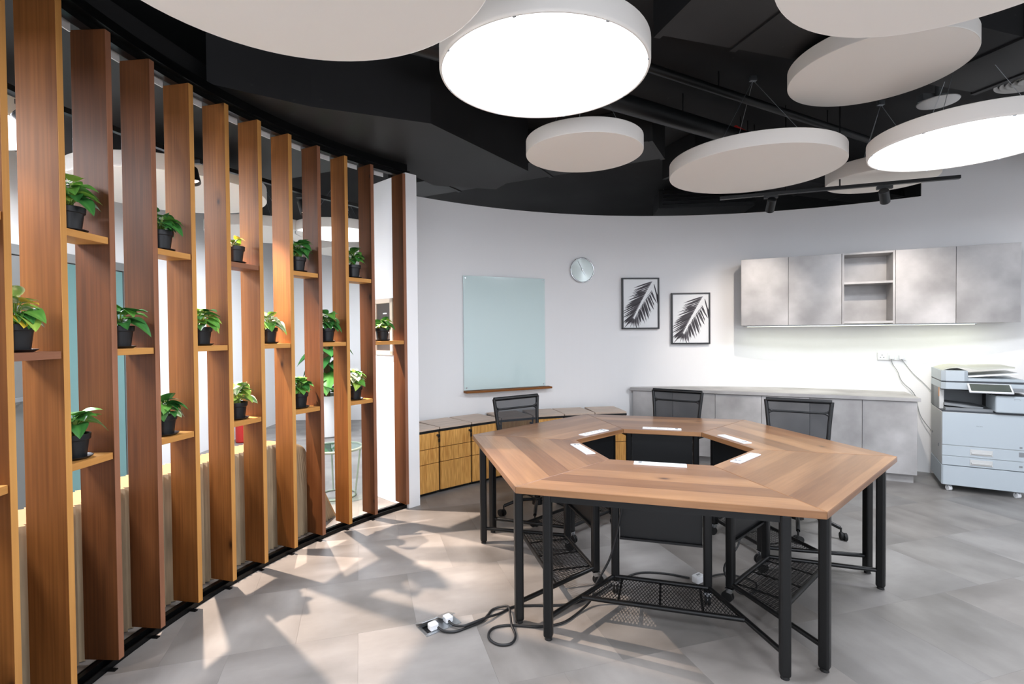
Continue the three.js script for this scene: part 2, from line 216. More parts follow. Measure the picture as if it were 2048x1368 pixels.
// ---------------------------------------------------------------- slatted plant screen on an arc
const SC = [1.474, -2.14], SR = 3.256, STEP = 4.342, POST_W = 0.16, POST_T = 0.03, PB = 0.042, PTOP = 2.85;
const postAngle = i => i < 11 ? 186.074 - STEP * i : 137.09;
const onArc = (deg, r) => { const a = deg * Math.PI / 180; return [SC[0] + r * Math.cos(a), SC[1] - r * Math.sin(a)]; };
const radial = deg => { const a = deg * Math.PI / 180; return [Math.cos(a), -Math.sin(a)]; };      // outward, away from the room
const MID = 1.44, UP = 1.935, LOW = 0.98, SH_T = 0.03;
{
  const s = thing('slatted_screen', 'curved wooden slatted screen with small shelves for potted plants', 'screen');
  const R = rng(99), H = PTOP - PB;
  const variants = Array.from({ length: 5 }, () => uvm(rbx(POST_W, H, POST_T, 0, 0, 0, 0.0015), 'y', R() * 0.64, R() * 2.6));
  const dark = { 2: 1, 3: 1, 8: 1, 10: 1, 11: 1 }, bandL = uvm(bx(0.0012, H - 0.002, POST_T - 0.0012, -POST_W / 2 - 0.0004, 0, 0), 'y', 0.2, 0.4), bandD = uvm(bx(0.0012, H - 0.002, POST_T - 0.0012, -POST_W / 2 - 0.0004, 0, 0), 'y', 0.1, 1.1);
  for (let i = -1; i <= 11; i++) {
    const deg = postAngle(i), [ux, uz] = radial(deg), c = onArc(deg, SR);
    // local +x outward; thickness runs from the near face towards the next post
    const th = along(ux, uz), zx = Math.sin(th), zz = Math.cos(th), k = POST_T / 2;
    const sgn = (zx * uz - zz * ux) > 0 ? 1 : 1, tx = -Math.sin(deg * Math.PI / 180), tz = -Math.cos(deg * Math.PI / 180);
    const p = mesh('post', variants[(i + 5) % 5], dark[i] ? M.brown : M.amber, s);
    mesh('edge_band', dark[i] ? bandD : bandL, dark[i] ? M.edgeBrown : M.edgeAmber, p);
    p.position.set(c[0] + ux * POST_W / 2 - tx * k * sgn, (PTOP + PB) / 2, c[1] + uz * POST_W / 2 - tz * k * sgn); p.rotation.y = th;
  }
  const shelfGeo = {}; let n = 0;
  for (let i = -1; i <= 10; i++) {
    const a = onArc(postAngle(i), SR + 0.006), b = onArc(postAngle(i + 1), SR + 0.006), da = postAngle(i) * Math.PI / 180;
    const A = [a[0] + Math.sin(da) * POST_T, a[1] + Math.cos(da) * POST_T], dx = b[0] - A[0], dz = b[1] - A[1], L = Math.hypot(dx, dz), th = along(dx, dz);
    const odd = ((i % 2) + 2) % 2 === 1, ys = odd ? [UP, LOW] : [MID];
    for (const y of ys) {
      const key = L.toFixed(3) + (n % 3); shelfGeo[key] ||= uvm(rbx(L, SH_T, 0.146, 0, 0, 0, 0.0012), 'x', R() * 0.6, R() * 2);
      const nx = -dz / L, nz = dx / L, out = (A[0] - SC[0]) * nx + (A[1] - SC[1]) * nz > 0 ? 1 : -1, m = mesh('shelf', shelfGeo[key], (y === UP && i === 5) || (y === MID && i < 1) ? M.edgeBrown : M.edgeAmber, s);
      m.position.set((A[0] + b[0]) / 2 + nx * out * 0.073, y - SH_T / 2, (A[1] + b[1]) / 2 + nz * out * 0.073); m.rotation.y = th; n++;
    }
  }
  mesh('floor_track', [ringPlan(...SC, SR + 0.04, SR + 0.125, 135.6, 194, 40, 0, 0.006), ringPlan(...SC, SR + 0.04, SR + 0.046, 135.6, 194, 40, 0, 0.028), ringPlan(...SC, SR + 0.119, SR + 0.125, 135.6, 194, 40, 0, 0.028), ringPlan(...SC, SR + 0.07, SR + 0.095, 135.6, 194, 40, 0.004, PB)], M.steel, s);
  mesh('head_rail', [ringPlan(...SC, SR + 0.06, SR + 0.11, 135.5, 194, 40, PTOP, 2.955), ringPlan(...SC, SR + 0.02, SR + 0.06, 135.5, 194, 40, PTOP + 0.03, PTOP + 0.036)], M.steel, s);
  for (let i = -1; i <= 10; i++) {
    const d0 = postAngle(i); mesh('spacer', ringPlan(...SC, SR + 0.128, SR + 0.134, d0 - 3.8, d0 - 2.3, 3, PTOP - 0.028, PTOP + 0.03), M.white, s);
    const q = onArc(postAngle(i) + 0.1, SR + 0.03); mesh('track_tab', bx(0.045, 0.005, 0.02, q[0], 0.0025, q[1], along(...radial(postAngle(i)))), M.steel, s);
  }
}

// ---------------------------------------------------------------- potted plants
function leafGeo(L, W, droop, fold, kind, seed) {
  const ns = 9, nt = 6, pos = [], col = [], idx = [], R = rng(seed), off = R() * 50;
  const G = { deep: [[0.022, 0.12, 0.028], [0.07, 0.26, 0.05]], mid: [[0.06, 0.25, 0.04], [0.20, 0.48, 0.08]], lime: [[0.20, 0.45, 0.05], [0.55, 0.70, 0.14]], cream: [[0.09, 0.28, 0.05], [0.78, 0.78, 0.55]], yellow: [[0.6, 0.42, 0.03], [0.85, 0.62, 0.06]] }[kind];
  for (let i = 0; i <= ns; i++) for (let j = 0; j <= nt; j++) {
    const s = i / ns, t = j / nt * 2 - 1, w = W * Math.pow(Math.sin(Math.PI * Math.pow(s * 0.97 + 0.03, 0.62)), 0.8), lobe = s < 0.25 ? -(0.25 - s) * 0.5 * L * Math.abs(t) : 0;
    pos.push(t * w, fold * Math.abs(t) * w - droop * L * s * s + 0.012 * L * Math.sin(s * 9 + t * 2 + off), s * L + lobe);
    const n = fbm(s * 2.2 + off, t * 3 + off, 64, 64, 3, seed & 15); let m = kind === 'cream' ? (n > 0.52 ? 0.9 : 0.12) : n; if (Math.abs(t) < 0.12) m = Math.min(1, m + 0.25);
    col.push(...mixc(G[0], G[1], m));
  }
  for (let i = 0; i < ns; i++) for (let j = 0; j < nt; j++) { const a = i * (nt + 1) + j, b = a + nt + 1; idx.push(a, b, a + 1, b, b + 1, a + 1); }
  const g = new THREE.BufferGeometry(); g.setAttribute('position', new THREE.Float32BufferAttribute(pos, 3)); g.setAttribute('color', new THREE.Float32BufferAttribute(col, 3)); g.setIndex(idx); g.computeVertexNormals(); return g;
}
const LEAVES = {}; for (const k of ['deep', 'mid', 'lime', 'cream', 'yellow']) LEAVES[k] = [0, 1, 2].map(v => leafGeo(1, 0.40 + 0.05 * v, 0.25 + 0.2 * v, 0.35, k, 300 + v * 7 + k.length));
const POT = lathe([[0.0001, 0.006], [0.041, 0.006], [0.043, 0.009], [0.0515, 0.079], [0.0555, 0.080], [0.0575, 0.083], [0.0590, 0.104], [0.0585, 0.106], [0.0560, 0.106], [0.0545, 0.09], [0.0001, 0.09]], 32);
const SAUCER = lathe([[0.0001, 0.0], [0.05, 0.0], [0.064, 0.009], [0.066, 0.012], [0.064, 0.012], [0.05, 0.005], [0.0001, 0.005]], 32);
const SOIL = cyl(0.0545, 0.0545, 0.004, 0, 0.093, 0, 24), PEBBLE = new THREE.IcosahedronGeometry(0.007, 0);
function makePlant(label, at, spec, seed, dir) {   // dir: unit vector along the shelf
  const o = thing('potted_plant', label, 'plant', at, 0, 'potted plants on the slatted screen'), R = rng(seed);
  mesh('saucer', SAUCER, M.pot, o); mesh('pot', POT, M.pot, o); mesh('soil', SOIL, M.soil, o);
  if (spec.stones) mesh('white_pebbles', Array.from({ length: 16 }, () => { const g = PEBBLE.clone(), a = R() * 6.28, r = 0.046 * Math.sqrt(R()); g.scale(1, 0.7, 1); g.translate(r * Math.cos(a), 0.099, r * Math.sin(a)); return g; }), M.paperWhite, o).userData.kind = 'stuff';
  const stems = [], n = spec.n;
  for (let k = 0; k < n; k++) {
    const az = k * 2.4 + R() * 0.7, lift = R(), h = 0.095 + spec.h * (0.25 + 0.75 * lift), reach = (1 - 0.55 * lift) * spec.w * (0.55 + 0.45 * R());
    const kind = spec.kinds[Math.floor(R() * spec.kinds.length)], L = spec.leaf * (0.75 + 0.5 * R()), tip0 = [Math.cos(az) * reach * 0.5, Math.sin(az) * reach], tip = [tip0[0] * dir[0] + tip0[1] * dir[1], h, tip0[0] * dir[1] - tip0[1] * dir[0]];
    const yaw = Math.atan2(tip[0], tip[2]) + (R() - 0.5) * 0.7, td = Math.sin(yaw) * dir[0] + Math.cos(yaw) * dir[1], bt = tip[0] * dir[0] + tip[2] * dir[1], fit = Math.max(0.03, (0.088 - Math.abs(bt)) / (Math.abs(td) + 0.42 * Math.sqrt(Math.max(0, 1 - td * td)) + 1e-6)), LL = Math.min(L, fit);
    const lf = mesh('leaf', LEAVES[kind][Math.floor(R() * 3)], M.leaf, o); lf.scale.setScalar(LL); lf.position.set(...tip);
    lf.rotation.set(-(0.05 + 0.75 * lift * R()) + 0.25 * (1 - lift), yaw, (R() - 0.5) * 0.7, 'YXZ');
    stems.push(tube([[Math.cos(az) * 0.018, 0.09, Math.sin(az) * 0.018], [tip[0] * 0.5, 0.09 + (h - 0.09) * 0.7, tip[2] * 0.5], tip], 0.0022, 6, 5));
  }
  mesh('stems', stems, M.stem, o);
  return o;
}
{
  const bays = ['first', 'second', 'third', 'fourth', 'fifth', 'sixth', 'seventh', 'eighth', 'ninth', 'tenth', 'eleventh'];
  const V = (kinds, n = 15, h = 0.10, w = 0.070, leaf = 0.085, stones = 0) => ({ kinds, n: Math.round(n * 1.7), h: h * 1.0, w: w * 0.8, leaf: leaf * 0.86, stones });
  const spec = {
    '0m': [V(['mid', 'cream', 'deep', 'cream', 'lime', 'yellow'], 15, 0.12, 0.06, 0.085), 'pothos with cream streaks and one yellow leaf'],
    '1u': [V(['mid', 'lime', 'mid', 'deep'], 15, 0.14, 0.08, 0.10), 'tall leafy lime-edged pothos'], '1l': [V(['deep', 'mid', 'mid'], 13, 0.09, 0.075, 0.10), 'broad-leaved green pothos'],
    '2m': [V(['deep', 'deep', 'deep', 'mid'], 11, 0.09, 0.08, 0.105, 1), 'dark green plant with white pebbles'],
    '3u': [V(['deep', 'mid', 'deep', 'deep'], 12, 0.11, 0.08, 0.095), 'dark green pointed-leaf pothos'], '3l': [V(['deep', 'mid', 'cream', 'deep', 'mid'], 16, 0.09, 0.08, 0.085), 'spreading plant with pale leaf edges'],
    '4m': [V(['lime', 'deep', 'lime', 'mid'], 15, 0.10, 0.075, 0.085), 'bright lime and green pothos'],
    '5u': [V(['yellow', 'lime', 'cream'], 6, 0.06, 0.05, 0.075), 'sparse yellow-lime plant'], '5l': [V(['lime', 'mid', 'lime', 'cream'], 17, 0.12, 0.075, 0.085), 'dense lime pothos'],
    '6m': [V(['cream', 'lime', 'mid', 'cream'], 14, 0.09, 0.08, 0.085, 1), 'cream variegated pothos'],
    '7u': [V(['deep', 'mid', 'deep'], 15, 0.11, 0.08, 0.09), 'full dark green pothos'], '7l': [V(['mid', 'deep', 'mid'], 18, 0.10, 0.085, 0.08), 'bushy mid-green pothos'],
    '8m': [V(['deep', 'mid', 'cream', 'deep'], 15, 0.12, 0.075, 0.085), 'upright dark plant with white flecks'],
    '9u': [V(['mid', 'deep', 'mid'], 16, 0.12, 0.08, 0.08), 'trailing green pothos'], '9l': [V(['mid', 'lime', 'cream', 'mid'], 16, 0.13, 0.08, 0.085, 1), 'fresh green plant with narrow pale leaves'],
    '10m': [V(['mid', 'lime', 'deep'], 15, 0.08, 0.075, 0.085, 1), 'compact green pothos'],
  };
  for (const [k, [sp, look]] of Object.entries(spec)) {
    const i = parseInt(k), lev = k.slice(-1), a = onArc(postAngle(i), SR), b = onArc(postAngle(i + 1), SR), deg = (postAngle(i) + postAngle(i + 1)) / 2 + (i === 10 ? 0.1 : -0.15), q = onArc(deg, SR + 0.078);
    const bay = bays[10 - i];
    makePlant(`${look} on ${lev === 'u' ? 'upper' : lev === 'l' ? 'lower' : 'middle'} shelf, ${bay} bay from white partition`, [q[0], lev === 'u' ? UP : lev === 'l' ? LOW : MID, q[1]], sp, 700 + i * 31 + lev.charCodeAt(0), [Math.sin(deg * Math.PI / 180), Math.cos(deg * Math.PI / 180)]);
  }
}

// ---------------------------------------------------------------- lounge beyond the screen
{ // pleated paper bench: an accordion whose last pleats slump and lean
  const o = thing('paper_bench', 'beige pleated honeycomb paper bench standing behind the slatted screen', 'bench');
  const H = 0.73, DEP = 0.2, pts = []; for (let d = 197; d >= 153; d -= 1.5) pts.push([d, 3.47]); pts.push([151, 3.48], [149.5, 3.50], [148, 3.53], [146.5, 3.565], [145, 3.60]);
  const cv = new THREE.CatmullRomCurve3(pts.map(([d, r]) => { const q = onArc(d, r); return new THREE.Vector3(q[0], 0, q[1]); })), N = 190, at = (t, off) => { const p = cv.getPointAt(t), g = cv.getTangentAt(t), nx = g.z, nz = -g.x, s = (p.x - SC[0]) * nx + (p.z - SC[1]) * nz > 0 ? 1 : -1; return [p.x + s * nx * off, p.z + s * nz * off]; };
  const rows = []; for (let i = 0; i <= N; i++) { const t = i / N, k = Math.max(0, (t - 0.78) / 0.22), tt = t - 0.115 * k * k, h = H - 0.15 * k * k, z = i % 2 ? 0.013 : -0.013, f = at(t, z), b = at(t, DEP + z), F = at(tt, z), B = at(tt, DEP + z); rows.push([[f[0], 0.004, f[1]], [F[0], h, F[1]], [B[0], h, B[1]], [b[0], 0.004, b[1]]]); }
  const pos = [], topPos = [], quad = (arr, a, b, c, d) => arr.push(...a, ...b, ...c, ...a, ...c, ...d), geo = arr => { const g = new THREE.BufferGeometry(); g.setAttribute('position', new THREE.Float32BufferAttribute(arr, 3)); g.computeVertexNormals(); return g; };
  for (let i = 0; i < N; i++) { const p = rows[i], q = rows[i + 1]; quad(pos, p[0], q[0], q[1], p[1]); quad(pos, q[3], p[3], p[2], q[2]); quad(topPos, p[1], q[1], q[2], p[2]); }
  mesh('pleats', uvm(geo(pos), 'y'), M.paper, o); mesh('seat_top', uvm(geo(topPos), 'x'), M.kraft, o);
  for (const [row, s] of [[rows[0], 1], [rows[N], -1]]) { const c = row.map(v => new THREE.Vector3(...v)), n = new THREE.Vector3().crossVectors(c[1].clone().sub(c[0]), c[3].clone().sub(c[0])).normalize().multiplyScalar(0.014 * s), d = c.map(v => v.clone().add(n)), A = []; const Q = (a, b, e, f) => quad(A, a.toArray(), b.toArray(), e.toArray(), f.toArray()); Q(c[0], c[1], c[2], c[3]); Q(d[3], d[2], d[1], d[0]); for (let k = 0; k < 4; k++) Q(c[k], d[k], d[(k + 1) % 4], c[(k + 1) % 4]); mesh('end_board', uvm(geo(A), 'y'), M.felt, o); }
}
{ // round glass side table
  const o = thing('round_side_table', 'round glass side table with sage green metal rim in the lounge', 'table', [-1.64, 0, -4.76]);
  mesh('rim', new THREE.TorusGeometry(0.235, 0.012, 10, 48).rotateX(Math.PI / 2).translate(0, 0.45, 0), M.sage, o);
  mesh('glass_top', cyl(0.228, 0.228, 0.006, 0, 0.452, 0, 48), M.glass, o);
  mesh('base_ring', new THREE.TorusGeometry(0.17, 0.009, 8, 40).rotateX(Math.PI / 2).translate(0, 0.009, 0), M.sage, o);
  for (let k = 0; k < 3; k++) { const a = k * 2.094; mesh('leg', rod([0.17 * Math.cos(a), 0.009, 0.17 * Math.sin(a)], [0.225 * Math.cos(a), 0.45, 0.225 * Math.sin(a)], 0.008, 8), M.sage, o); }
}
{ // tall planter with climbing plant on a moss pole
  const o = thing('tall_floor_plant', 'climbing plant on a moss pole in a tall white planter', 'plant', [-2.74, 0, -7.6]), R = rng(404);
  mesh('planter', lathe([[0.0001, 0], [0.17, 0], [0.2, 0.02], [0.24, 0.6], [0.235, 0.61], [0.22, 0.6], [0.21, 0.54], [0.0001, 0.54]], 36), M.white, o); mesh('soil', cyl(0.214, 0.214, 0.01, 0, 0.548, 0, 24), M.soil, o);
  mesh('moss_pole', cyl(0.045, 0.045, 1.05, 0, 1.05, 0, 14), M.moss, o);
  for (let k = 0; k < 30; k++) { const a = k * 2.4, y = 0.62 + 0.027 * k + R() * 0.05, l = mesh('leaf', LEAVES[['deep', 'deep', 'mid'][k % 3]][k % 3], M.leaf, o); l.scale.setScalar(0.22 + 0.12 * R()); l.position.set(0.1 * Math.cos(a), y, 0.1 * Math.sin(a)); l.rotation.set(-0.2 + R() * 0.7, Math.atan2(Math.cos(a), Math.sin(a)), 0, 'YXZ'); }
}
{ const o = thing('fire_extinguisher', 'red fire extinguisher against the far lounge wall', 'extinguisher', [-4.35 + 0.55, 0, -7.2]);
  mesh('cylinder_body', lathe([[0.0001, 0], [0.075, 0], [0.08, 0.02], [0.08, 0.4], [0.06, 0.46], [0.025, 0.48], [0.025, 0.5], [0.0001, 0.5]], 24), M.red, o); mesh('valve', bx(0.05, 0.05, 0.03, 0, 0.525, 0), M.black, o); }
{ // framed notice on the partition
  const o = thing('notice_board', 'small beige framed notice with white lines on dark ground on the partition', 'sign'), w = 0.3, h = 0.5;
  const S = [-0.893 + PU[0] * 0.33 - PT[0] * 0.014, -4.386 + PU[1] * 0.33 - PT[1] * 0.014]; o.position.set(S[0], 1.56, S[1]); o.rotation.y = facing(-PT[0], -PT[1]);
  mesh('frame', [rbx(w, 0.04, 0.026, 0, h / 2 - 0.02, 0), rbx(w, 0.04, 0.026, 0, -h / 2 + 0.02, 0), rbx(0.04, h, 0.026, w / 2 - 0.02, 0, 0), rbx(0.04, h, 0.026, -w / 2 + 0.02, 0, 0)], M.beige, o);
  mesh('dark_panel', bx(w - 0.07, h - 0.07, 0.008, 0, 0, -0.004), std(0x4a423d, 0.5), o);
  mesh('text_lines', [0.12, 0.06, 0.03, 0, -0.05].map((y, i) => bx([0.06, 0.12, 0.1, 0.12, 0.13][i], 0.012, 0.002, 0.02, y, 0.001)), M.paperWhite, o);
}
// ---------------------------------------------------------------- spotlights
function spotHead(name, label, at, aim, power, cone, color, opt = {}) {
  const o = thing(name, label, 'spotlight', at), A = new THREE.Vector3(...at), D = new THREE.Vector3(...aim).sub(A).normalize(), r = opt.r || 0.036, L = opt.L || 0.12;
  const q = new THREE.Quaternion().setFromUnitVectors(new THREE.Vector3(0, -1, 0), D);
  const can = lathe([[0.0001, L / 2], [r * 0.9, L / 2], [r, L / 2 - 0.006], [r, -L / 2], [r - 0.004, -L / 2], [r - 0.006, -L / 2 + 0.03], [0.0001, -L / 2 + 0.034]], 28); can.applyQuaternion(q);
  mesh('can', can, opt.mat || M.plastic, o);
  mesh('lens', cyl(r - 0.007, r - 0.007, 0.004, 0, -L / 2 + 0.026, 0, 20).applyQuaternion(q), glow(color, opt.glow || 3), o);
  mesh('stem', rod([0, 0, 0], [0, opt.up || 0.09, 0], 0.008, 8), opt.mat || M.plastic, o);
  mesh('track_adapter', bx(0.11, 0.025, 0.03, 0, (opt.up || 0.09) - 0.005, 0, opt.turn || 0), opt.mat || M.plastic, o);
  const s = new THREE.SpotLight(color, power, 0, cone, opt.pen ?? 0.6, 2); s.position.copy(D.clone().multiplyScalar(L / 2 - 0.018)); s.target.position.copy(D.clone().multiplyScalar(3)); o.add(s, s.target); s.castShadow = true; s.shadow.radius = opt.soft || 1.0;
  return o;
}
{ // track over the wall cabinets
  const a = [1.867, 2.68, -4.617], b = [3.5, 2.68, -4.031], th = along(b[0] - a[0], b[2] - a[2]);
  const o = thing('spotlight_track', 'black suspended lighting track in front of the wall cabinets', 'track');
  mesh('rail', bar(a, b, 0.034, 0.026), M.blackMetal, o); for (const [x, z] of [[2.738, -4.305], [2.36, -4.44]]) mesh('hanger', rod([x, 2.69, z], [x, CEIL, z], 0.006, 8), M.blackMetal, o);
  spotHead('track_spotlight', 'black track spotlight pointing straight down the first wall cabinet door', [2.252, 2.585, -4.479], [2.60, 1.50, -5.75], 4.6, 0.6, 0xfff0e2, { turn: th, soft: 1.0, pen: 0.8, up: 0.074 });
  spotHead('track_spotlight', 'black track spotlight tilted at the cabinet doors past the open shelves', [3.033, 2.58, -4.199], [3.80, 1.72, -5.05], 5.0, 0.55, 0xfff0e2, { turn: th, soft: 1.0, pen: 0.8, up: 0.074 });
}
{ // track in the lounge behind the screen
  const o = thing('spotlight_track', 'black lighting track in the lounge behind the slatted screen', 'track'); const P = [[200, 4.0], [187.5, 3.98], [173, 3.96], [158.7, 3.95], [144.4, 4.0], [136, 4.05]].map(([d, r]) => { const q = onArc(d, r); return [q[0], 2.72, q[1]]; });
  for (let i = 0; i < P.length - 1; i++) mesh('rail', bar(P[i], P[i + 1], 0.034, 0.03), M.blackMetal, o);
  for (const p of P.slice(0, -1)) mesh('hanger', rod([p[0], 2.73, p[2]], [p[0], 3.0, p[2]], 0.006, 6), M.blackMetal, o);
  const S = (label, at, aim, pw, cone, soft) => spotHead('track_spotlight', label, at, aim, pw, cone, WARM, { soft, pen: 0.4, up: 0.1 });
  S('lit black spotlight behind the screen above the sixth bay', [-2.19, 2.6, -3.577], [-1.15, 0.0, -2.75], 38, 0.62, 0.8);
  S('black spotlight behind the screen close to the white partition', [-1.80, 2.6, -4.48], [-0.95, 0.0, -3.98], 34, 0.40, 0.8);
  S('black spotlight behind the screen above the grey doors side', [-2.42, 2.6, -1.7], [-1.8, 1.35, -2.25], 2.2, 0.42, 1.2);  // lamp out of view, aimed to light the first posts
  S('black spotlight behind the screen above the third post', [-2.46, 2.6, -2.65], [-1.5, 1.3, -3.75], 0.5, 0.32, 1.2);  // unseen lamp hidden by the posts, aimed at post faces farther along
}

// ---------------------------------------------------------------- wall things
function wallPlace(o, deg, y, inset) { const a = deg * Math.PI / 180, r = WR - inset; o.position.set(WC[0] + r * Math.cos(a), y, WC[1] - r * Math.sin(a)); o.rotation.y = facing(-Math.cos(a), Math.sin(a)); return o; }
{ const o = wallPlace(thing('glass_writing_board', 'pale aqua frosted glass writing board on the curved wall', 'whiteboard'), 115.9, 1.50, 0.045);
  mesh('glass_panel', rbx(1.0, 1.235, 0.008, 0, 0, 0, 0.002), M.glassBoard, o);
  for (const [x, y] of [[-1, 1], [1, 1], [-1, -1], [1, -1]]) mesh('standoff', new THREE.CylinderGeometry(0.009, 0.009, 0.02, 12).rotateX(Math.PI / 2).translate(x * 0.475, y * 0.592, -0.003), M.chrome, o); }
{ const o = wallPlace(thing('pen_ledge', 'thin wooden pen ledge under the glass writing board', 'ledge'), 115.6, 0.868, 0.068);
  mesh('ledge_board', uvm(rbx(1.05, 0.022, 0.09, 0, 0, 0.012), 'x'), M.amber, o); }
{ const o = wallPlace(thing('wall_clock', 'round brushed steel wall clock with slim hands', 'clock'), 102.83, 2.229, 0.03);
  const face = new THREE.RingGeometry(0.001, 0.138, 72, 4), p = face.attributes.position, uv = face.attributes.uv; for (let i = 0; i < p.count; i++) uv.setXY(i, Math.atan2(p.getY(i), p.getX(i)) / 6.2832 * 40, Math.hypot(p.getX(i), p.getY(i)) * 8);
  mesh('back', new THREE.CylinderGeometry(0.138, 0.138, 0.022, 64).rotateX(Math.PI / 2).translate(0, 0, -0.012), M.alu, o);
  face.translate(0, 0, 0.001); mesh('dial', face, phy(0xa4aba9, 0.36, { metalness: 1, anisotropy: 0.85 }), o);
  mesh('rim', new THREE.TorusGeometry(0.142, 0.007, 12, 72), M.chrome, o);
  mesh('hour_hand', bx(0.007, 0.075, 0.002, 0, 0.03, 0.006).rotateZ(-2.6), M.alu, o); mesh('minute_hand', bx(0.005, 0.125, 0.002, 0, 0.05, 0.009).rotateZ(0.47), M.paperWhite, o); mesh('pin', new THREE.CylinderGeometry(0.006, 0.006, 0.008, 12).rotateX(Math.PI / 2).translate(0, 0, 0.009), M.chrome, o); }
function palmPrint() {
  const W = 430, H = 590, c = document.createElement('canvas'); c.width = W; c.height = H; const x = c.getContext('2d'), R = rng(808);
  x.fillStyle = '#eceeef'; x.fillRect(0, 0, W, H);
  const spine = t => [368 - 240 * t - 14 * Math.sin(t * 3), 92 + 385 * t];
  const blade = (px, py, ang, len, wid, tone) => { x.save(); x.translate(px, py); x.rotate(ang); x.fillStyle = tone; x.beginPath(); x.moveTo(0, -wid * 0.2); x.quadraticCurveTo(len * 0.4, -wid, len, 0); x.quadraticCurveTo(len * 0.45, wid, 0, wid * 0.2); x.fill(); x.restore(); };
  const g = () => { const k = 46 + R() * 46; return `rgb(${k + 3},${k},${k + 5})`; };
  for (let i = 0; i < 38; i++) { const t = -0.16 + 1.16 * i / 37, [a, b] = spine(t); blade(a - 34 * Math.max(0, 1 - t * 1.6) - 8, b, Math.PI - 0.34 - 0.45 * t * t + (R() - 0.5) * 0.16, 150 + 80 * Math.sin(Math.max(0, t) * 2.6 + 0.3) - 60 * t + R() * 70, 8 + R() * 8, g()); }
  for (let i = 0; i < 24; i++) { const t = 0.1 + 0.9 * i / 23, [a, b] = spine(t); blade(a + 10, b + 6, 1.12 + 0.22 * t + (R() - 0.5) * 0.22, 120 + 70 * Math.sin(t * 3) + R() * 60 - 40 * t, 9 + R() * 9, g()); }
  for (let i = 0; i < 10; i++) blade(384 + i * 5, 60 + i * 20, 1.2 + R() * 0.2, 130 + R() * 90, 12, g());
  for (let i = 0; i < 10; i++) blade(128 - i, 474, 1.3 + i * 0.15, 80 + R() * 50, 7 + R() * 4, g());
  x.strokeStyle = '#e6e8eb'; for (let i = 1; i < 30; i++) { const t = i / 29, [a, b] = spine(t); x.lineWidth = 4 - 2.4 * t; x.beginPath(); x.moveTo(a + 2, b - 14); x.lineTo(a - 20, b - 2); x.stroke(); x.beginPath(); x.moveTo(a + 4, b - 14); x.lineTo(a - 1, b + 12); x.stroke(); }
  const t = new THREE.CanvasTexture(c); t.colorSpace = THREE.SRGBColorSpace; return t;
}
const palm = std(0xffffff, 0.75, { map: palmPrint() });
for (const [deg, y, label] of [[93.18, 1.836, 'black framed palm leaf print hung higher, beside the clock'], [85.1, 1.651, 'black framed palm leaf print hung lower, beside the wall cabinet']]) {
  const o = wallPlace(thing('framed_print', label, 'picture', [0, 0, 0], 0, 'framed palm leaf prints on the curved wall'), deg, y, 0.034), w = 0.452, h = 0.612, f = 0.017;
  mesh('frame', [rbx(w, f, 0.04, 0, h / 2 - f / 2, 0, 0.0015), rbx(w, f, 0.04, 0, -h / 2 + f / 2, 0, 0.0015), rbx(f, h, 0.04, w / 2 - f / 2, 0, 0, 0.0015), rbx(f, h, 0.04, -w / 2 + f / 2, 0, 0, 0.0015)], M.frameBlack, o);
  mesh('print', new THREE.PlaneGeometry(w - 2 * f, h - 2 * f).translate(0, 0, 0.006), palm, o); mesh('backing', bx(w - 0.01, h - 0.01, 0.006, 0, 0, -0.012), M.frameBlack, o);
}
{ const o = wallPlace(thing('wall_socket_strip', 'white triple wall socket with two plugs above the worktop', 'socket'), 57.3, 1.209, 0.012);
  mesh('plate', rbx(0.25, 0.082, 0.012, 0, 0, 0, 0.003), M.white, o);
  for (const x of [-0.083, 0, 0.083]) mesh('socket_face', rbx(0.07, 0.066, 0.006, x, 0, 0.007, 0.002), M.paperWhite, o);
  mesh('pin_hole', [[-0.083, 0.014, 0.006, 0.012], [-0.097, -0.012, 0.012, 0.005], [-0.069, -0.012, 0.012, 0.005]].map(([x, y, w, h]) => bx(w, h, 0.002, x, y, 0.0105)), M.printerDark, o);
  for (const x of [0.0, 0.083]) mesh('plug', rbx(0.042, 0.046, 0.03, x, -0.005, 0.024, 0.006), M.paperWhite, o); }
{ const P = (deg, y, ins) => { const a = deg * Math.PI / 180, r = WR - ins; return [WC[0] + r * Math.cos(a), y, WC[1] - r * Math.sin(a)]; };
  tag(mesh('plug_cable', tube([P(57.35, 1.185, 0.04), P(57.2, 1.13, 0.03), P(56.6, 1.05, 0.03), P(56.2, 0.96, 0.03), P(55.6, 0.9, 0.03), P(55.1, 0.865, 0.04), P(54.6, 0.8, 0.03), P(54.0, 0.6, 0.05), P(52.8, 0.45, 0.08)], 0.0035, 50, 6), M.cableGrey), 'thin grey cable running from the socket down behind the worktop', 'cable');
  tag(mesh('plug_cable', tube([P(56.25, 1.19, 0.04), P(55.8, 1.14, 0.02), P(54.8, 1.03, 0.02), P(53.6, 0.93, 0.02), P(52.6, 0.83, 0.03), P(51.9, 0.7, 0.05), P(51.5, 0.5, 0.06)], 0.003, 40, 6), M.cableGrey), 'thin pale cable running from the socket to the printer', 'cable'); }

